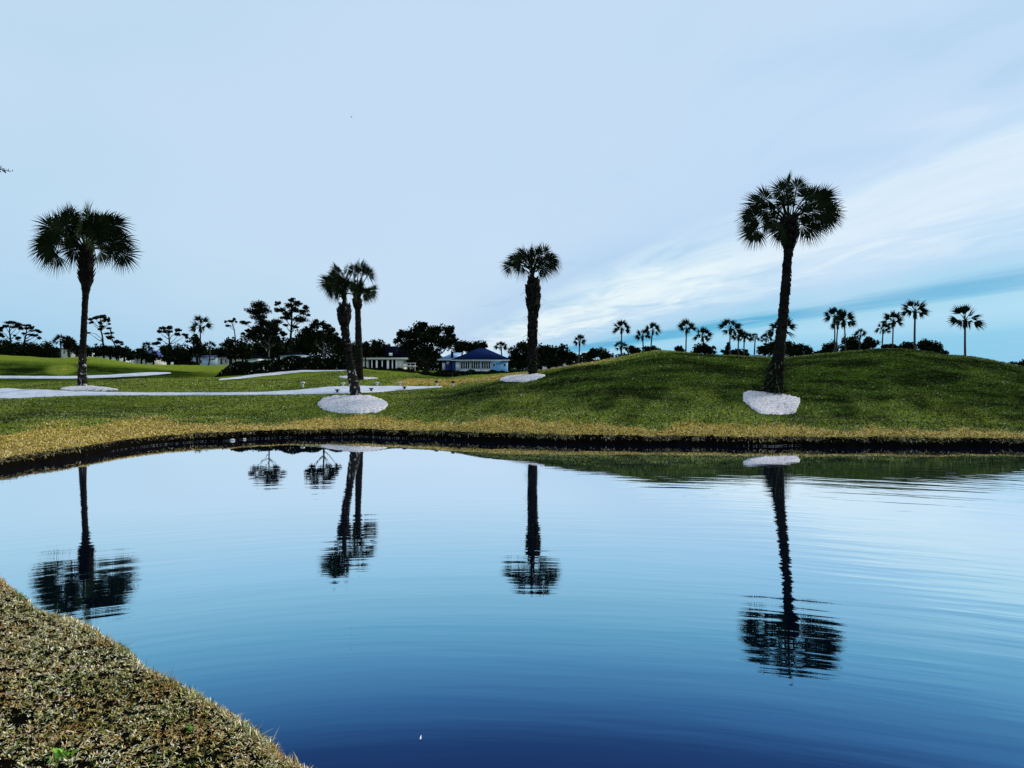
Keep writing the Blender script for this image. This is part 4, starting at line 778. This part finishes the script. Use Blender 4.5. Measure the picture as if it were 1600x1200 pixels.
bx('terrace_wall', M_stone, 631, 650, 571, 573.5, -.2, .4); bx('terrace_rail', M_stone, 631, 650, 567, 568.2, -.2, .2)
for xc in (636, 641, 648.5): bx('rail_post', M_stone, xc - .5, xc + .5, 567, None, .0, .2)
def low(label, d, x0, x1, ye, yb, mw, mr, yr=None, wins=(), depth=10):
    r, b, bx, hip = bld(label, d, (x0 + x1) / 2, yb); bx('wall', mw, x0, x1, ye, None, 0., depth); k = (x1 - x0)
    hip(mr, x0 - k * .05, x1 + k * .05, ye - .1, x0 + k * .25, x1 - k * .25, yr if yr else ye - 6, depth + 2, f=-1)
    for w0, w1, y0, y1 in wins:
        fr = bx('window', M_white, w0, w1, y0, y1, -.1, .08); mb = MB(); mb.box(X(w0 + .5, d) - b[0], X(w1 - .5, d) - b[0], -.115, -.1, Z(y1 - .5, d) - b[2], Z(y0 + .5, d) - b[2]); mb.build('pane', M_glass, fr)
low('long white building glimpsed under the trees right of the broad left palm', 185, 146, 196, 555, 569, M_white, M_dkroof, 549, [(160, 163, 559, 565), (172, 175, 559, 565), (184, 187, 559, 565)])
low('building with a blue-grey roof left of the umbrella pine', 190, 205, 240, 558, 569, M_cream, M_dblue, 547, [(208, 211, 559, 565), (214, 217, 559, 565), (226, 231, 559, 566)])
low('pale blue house between the tall palm and the low oaks', 190, 296, 338, 558, 572, plain('pale_blue_wall', (.45, .60, .74), .8, .08), M_dblue, 555, [(326, 337, 560.5, 562.5), (312, 316, 562, 568)])
low('cream building behind the stems of the low oaks', 180, 340, 374, 557.5, 573, M_cream, M_dkroof, 549, [(344, 348, 560, 569), (351.5, 355, 561, 567), (360, 364, 560, 569)])
low('white low building right of the low oaks behind the hedge', 178, 376, 402, 560, 573, M_white, M_dkroof, 555, [(382, 387, 562, 566)])
low('light blue roofed house mostly hidden by the hedge top', 130, 438, 470, 556, 573, M_white, M_paleroof, 553.8)
low('pale block beside the wind-blown palm at the far left', 200, 96, 112, 544, 560, M_cream, M_greyroof, 541, [(99, 102, 548, 553), (105, 109, 547, 556)])
low('grey gabled house behind the crest left of the tallest palm', 120, 1184, 1203, 559, 575, M_cream, M_greyroof, 553.5, depth=8)
low('blue-grey roofed house behind the crest right of the tallest palm trunk', 120, 1226, 1240, 559.5, 575, M_white, M_greyroof, 554.5, depth=8)
low('white low building under the large tree right of the middle palm', 175, 850, 886, 569, 585, M_white, M_cream, 567.5, [(854, 858, 571, 576), (868, 872, 571, 576)])

# ------------------------------------------------------------------ small things
M_post = plain('post_paint', (.55, .56, .58), .7, .15, 3); M_dark = plain('dark_paint', (.01, .01, .012), .6, .2, 3)
def marker(label, px, py, h, m, dark_top=False, d=None):
    d = d or hit(px, py); x = X(px, d); z = tz(x, d) + .02; k = d / F; e = empty('path_marker', (x, d, z), label, 'marker post', 'marker posts along the cart path'); hh = h * k
    mb = MB(); mb.tube([[0, 0, -.05], [0, 0, hh * .62]], [.055, .05], 8); mb.tube([[0, 0, hh * .62], [0, 0, hh * .622]], [.05, .0], 8); mb.build('post', m, e)
    mb = MB(); mb.tube([[0, 0, hh * .60], [0, 0, hh * .66], [0, 0, hh * .92], [0, 0, hh], [0, 0, hh * 1.01]], [.05, .11, .11, .07, .0], 10); mb.build('cap', M_dark if dark_top else m, e, smooth=True)
for a in [('white marker post left of the shell bed, on the far path edge', 473, 605, 8, M_post), ('low white marker post just left of the leaning palm trunk', 536, 603.5, 5, M_post), ('low white marker post right of the leaning palm trunk', 589, 602.5, 4.5, M_post),
          ('pale marker post on the far edge, middle of the wide path', 625, 602.5, 5, M_post), ('dark-capped post near the right tip of the path', 682, 603.5, 8, M_post, True), ('dark-capped post beyond the right tip of the path', 708, 604, 8, M_post, True),
          ('small black post on the near edge left of the leaning palm', 527, 614, 5, M_dark), ('small black post on the near edge right of the leaning palm', 580, 612, 5, M_dark), ('small black post on the near edge towards the path tip', 632, 609, 4.5, M_dark)]: marker(*a)
# white sign on the far lawn
def sign(label, px, y0, y1, w, d):
    x = X(px, d); z = tz(x, d); k = d / F; e = empty('sign_board', (x, d, z), label, 'sign'); h = Z(y0, d) - z; mb = MB(); mb.box(-w * k / 2, w * k / 2, -.03, .03, h - (y1 - y0) * k, h); mb.build('panel', M_white, e)
    for s_ in (-1, 1): mb = MB(); mb.tube([[s_ * w * k * .4, .05, -.1], [s_ * w * k * .4, .05, h * .9]], [.04, .04], 6); mb.build('leg', M_dark, e)
sign('small white board on the far lawn under the umbrella pine', 269, 566, 570, 3.6, 90)
# flag-like tee marker on the far lawn
e_d = 60.; ex = X(144.5, e_d); ez = tz(ex, e_d); e = empty('flag_stick', (ex, e_d, ez), 'thin white stick with a small pennant on the left green', 'flag')
mb = MB(); mb.tube([[0, 0, -.05], [0, 0, .5]], [.03, .025], 6); mb.build('pole', M_white, e)
mb = MB(); mb.box(.02, .15, -.01, .01, .36, .49); mb.build('pennant', M_white, e)
# stones at the waterline
for px, py, s_, lb_ in ((363, 685, .085, 'larger pale stone at the far waterline, left of the other'), (382, 686, .06, 'smaller pale stone at the far waterline, right of the other')):
    rng = np.random.default_rng(int(px)); u_ = (px - CX) / F; Dn_, _ = nodes_at(u_); d = float(Dn_[0, 0]) - .06
    th = np.linspace(0, np.pi, 7); ph = np.linspace(0, 2 * np.pi, 10, endpoint=False); V = [(math.sin(a) * math.cos(b_) * s_ * rng.uniform(.85, 1.1), math.sin(a) * math.sin(b_) * s_ * .7 * rng.uniform(.85, 1.1), math.cos(a) * s_ * .55) for a in th for b_ in ph]
    Fs = [(i_ * 10 + j_, i_ * 10 + (j_ + 1) % 10, (i_ + 1) * 10 + (j_ + 1) % 10, (i_ + 1) * 10 + j_) for i_ in range(6) for j_ in range(10)]
    mb = MB(); mb.add(V, Fs); o = mb.build('rock', M_stone, smooth=True); o.location = (u_ * d, d, .02); tag(o, lb_, 'rock', 'pale stones at the far waterline')
# weeds on the near bank
def near_hit(px, py):
    u_ = (px - CX) / F; d = np.linspace(2.5, 12, 1900); z = near_z(u_ * d, d); ok = np.nonzero(z >= CZ - (py - HY) / F * d)[0]; return u_ * d[ok[0]], d[ok[0]], z[ok[0]]
def weed(name, label, px, py, n, L, w, tilt, m, seed, cat):
    rng = np.random.default_rng(seed); x, y, z = near_hit(px, py); mb = MB()
    for i_ in range(n):
        a_ = rng.uniform(0, 6.28); t = rng.uniform(*tilt); l = L * rng.uniform(.5, 1.1); o = np.array([math.cos(a_) * math.sin(t), math.sin(a_) * math.sin(t), math.cos(t)]); s_ = np.array([-math.sin(a_), math.cos(a_), 0]) * w
        p0 = np.array([rng.normal(0, L * .25), rng.normal(0, L * .25), 0]); p1 = p0 + o * l * .6; p2 = p0 + o * l + [0, 0, -l * .25 * math.sin(t)]
        mb.add([p0 - s_ * .3, p0 + s_ * .3, p1 + s_, p1 - s_], [(0, 1, 2, 3)]); off = mb.n; mb.add([p1 - s_, p1 + s_, p2], [(0, 1, 2)])
    o = mb.build(name, m); o.location = (x, y, z); return tag(o, label, cat)
weed('weed', 'bright green broad-leaved weed in the near turf', 95, 1185, 40, .065, .010, (.3, 1.4), M_weed, 1, 'weed')
weed('weed', 'second smaller green weed higher on the near turf', 300, 1142, 14, .04, .006, (.3, 1.3), M_weed, 2, 'weed')
weed('sedge', 'spiky sedge tuft leaning over the near waterline', 336, 1100, 26, .16, .003, (.0, 1.4), M_fern, 3, 'plant')
weed('sedge', 'few thin grass stalks at the left end of the near waterline', 35, 925, 9, .17, .0025, (.0, .9), M_fern, 4, 'plant')
# feather on the water
mb = MB(); t = np.linspace(0, 1, 9); wv = .010 * np.sin(np.pi * t ** .7); L = np.stack([-wv, t * .085, .012 + .012 * t * t], 1); Rr_ = np.stack([wv, t * .085, .010 + .014 * t * t], 1); Mm = np.stack([t * 0, t * .085, .004 + .012 * t * t], 1)
mb.add(np.concatenate([L, Mm, Rr_]), [(i_, i_ + 1, 10 + i_, 9 + i_) for i_ in range(8)] + [(9 + i_, 10 + i_, 19 + i_, 18 + i_) for i_ in range(8)])
o = mb.build('feather', M_white, smooth=True); o.scale = (.5, .6, .6); dd = CZ * F / (1157 - HY); o.location = (X(657, dd), dd, .0); tag(o, 'tiny white feather floating on the near water', 'feather')
# bird high up
mb = MB(); mb.tube([[-.22, 0, 0], [-.12, 0, .02], [0, 0, .02], [.14, 0, .02], [.24, 0, .04], [.28, 0, .03]], [.005, .04, .06, .05, .03, .004], 8)
mb.add([(-.08, 0, .05), (.08, 0, .05), (.03, .30, .16), (-.06, .55, .10), (-.10, .28, .12)], [(0, 1, 2, 4)]); mb.f.append(np.array([[4, 2, 3]]) + mb.n - 5)
mb.add([(-.08, 0, .05), (.08, 0, .05), (.03, -.30, .16), (-.06, -.55, .10), (-.10, -.28, .12)], [(1, 0, 4, 2)]); mb.f.append(np.array([[2, 4, 3]]) + mb.n - 5)
o = mb.build('bird', M_dark); o.location = (X(549, 190), 190, Z(183, 190)); o.rotation_euler = (0, 0, .6); tag(o, 'tiny dark bird flying high in the sky', 'bird')
# tree standing left of the view whose twig reaches in at the left edge
rng = np.random.default_rng(77); tx, ty = -15.0, 12.6; tzv = float(near_z(np.array([tx]), np.array([ty]))[0]); e = empty('oak_tree', (tx, ty, tzv), 'near tree whose thin leafy twig tip enters at the left edge', 'tree')
B0 = np.array([tx, ty, tzv]); tipd = 12.0; tip = np.array([X(16, tipd), tipd, Z(268, tipd)]) - B0
mb = MB(); tr_ = limb(rng, (0, 0, -.2), (.4, .2, 5.2), 9, 0); mb.tube(tr_, np.linspace(.24, .12, 9), 9, .08, rng)
br = np.array([[.35, .15, 4.4], [2.2, 0, 5.3], [4.2, -.4, 5.6], tip + [-1.2, .0, .22], tip + [-.5, 0, .12], tip]); mb.tube(poly_s(br, 16), np.linspace(.09, .004, 16), 6)
ends = [(.4 + rng.normal(0, 1.2), .2 + rng.normal(0, 1.2), 6.3 + rng.normal(0, .7)) for _ in range(9)]
for p in ends: mb.tube(limb(rng, (.4, .2, 4.6 + rng.random() * .6), p), np.linspace(.07, .015, 6), 6)
mb.build('trunk', M_bark, e, smooth=True); mb = MB()
for p in ends: V, Fa = cards(rng, lobe_pts(rng, p, (1.0, 1.0, .8), 900), .10); mb.add(V, Fa)
t = rng.random(26)[:, None] ** .8; V, Fa = cards(rng, tip + np.array([-.16, 0, .035]) * (1 - t) * 2 + rng.normal(0, .014, (26, 3)), .05, .4); mb.add(V, Fa)
mb.build('crown', M_oak, e)
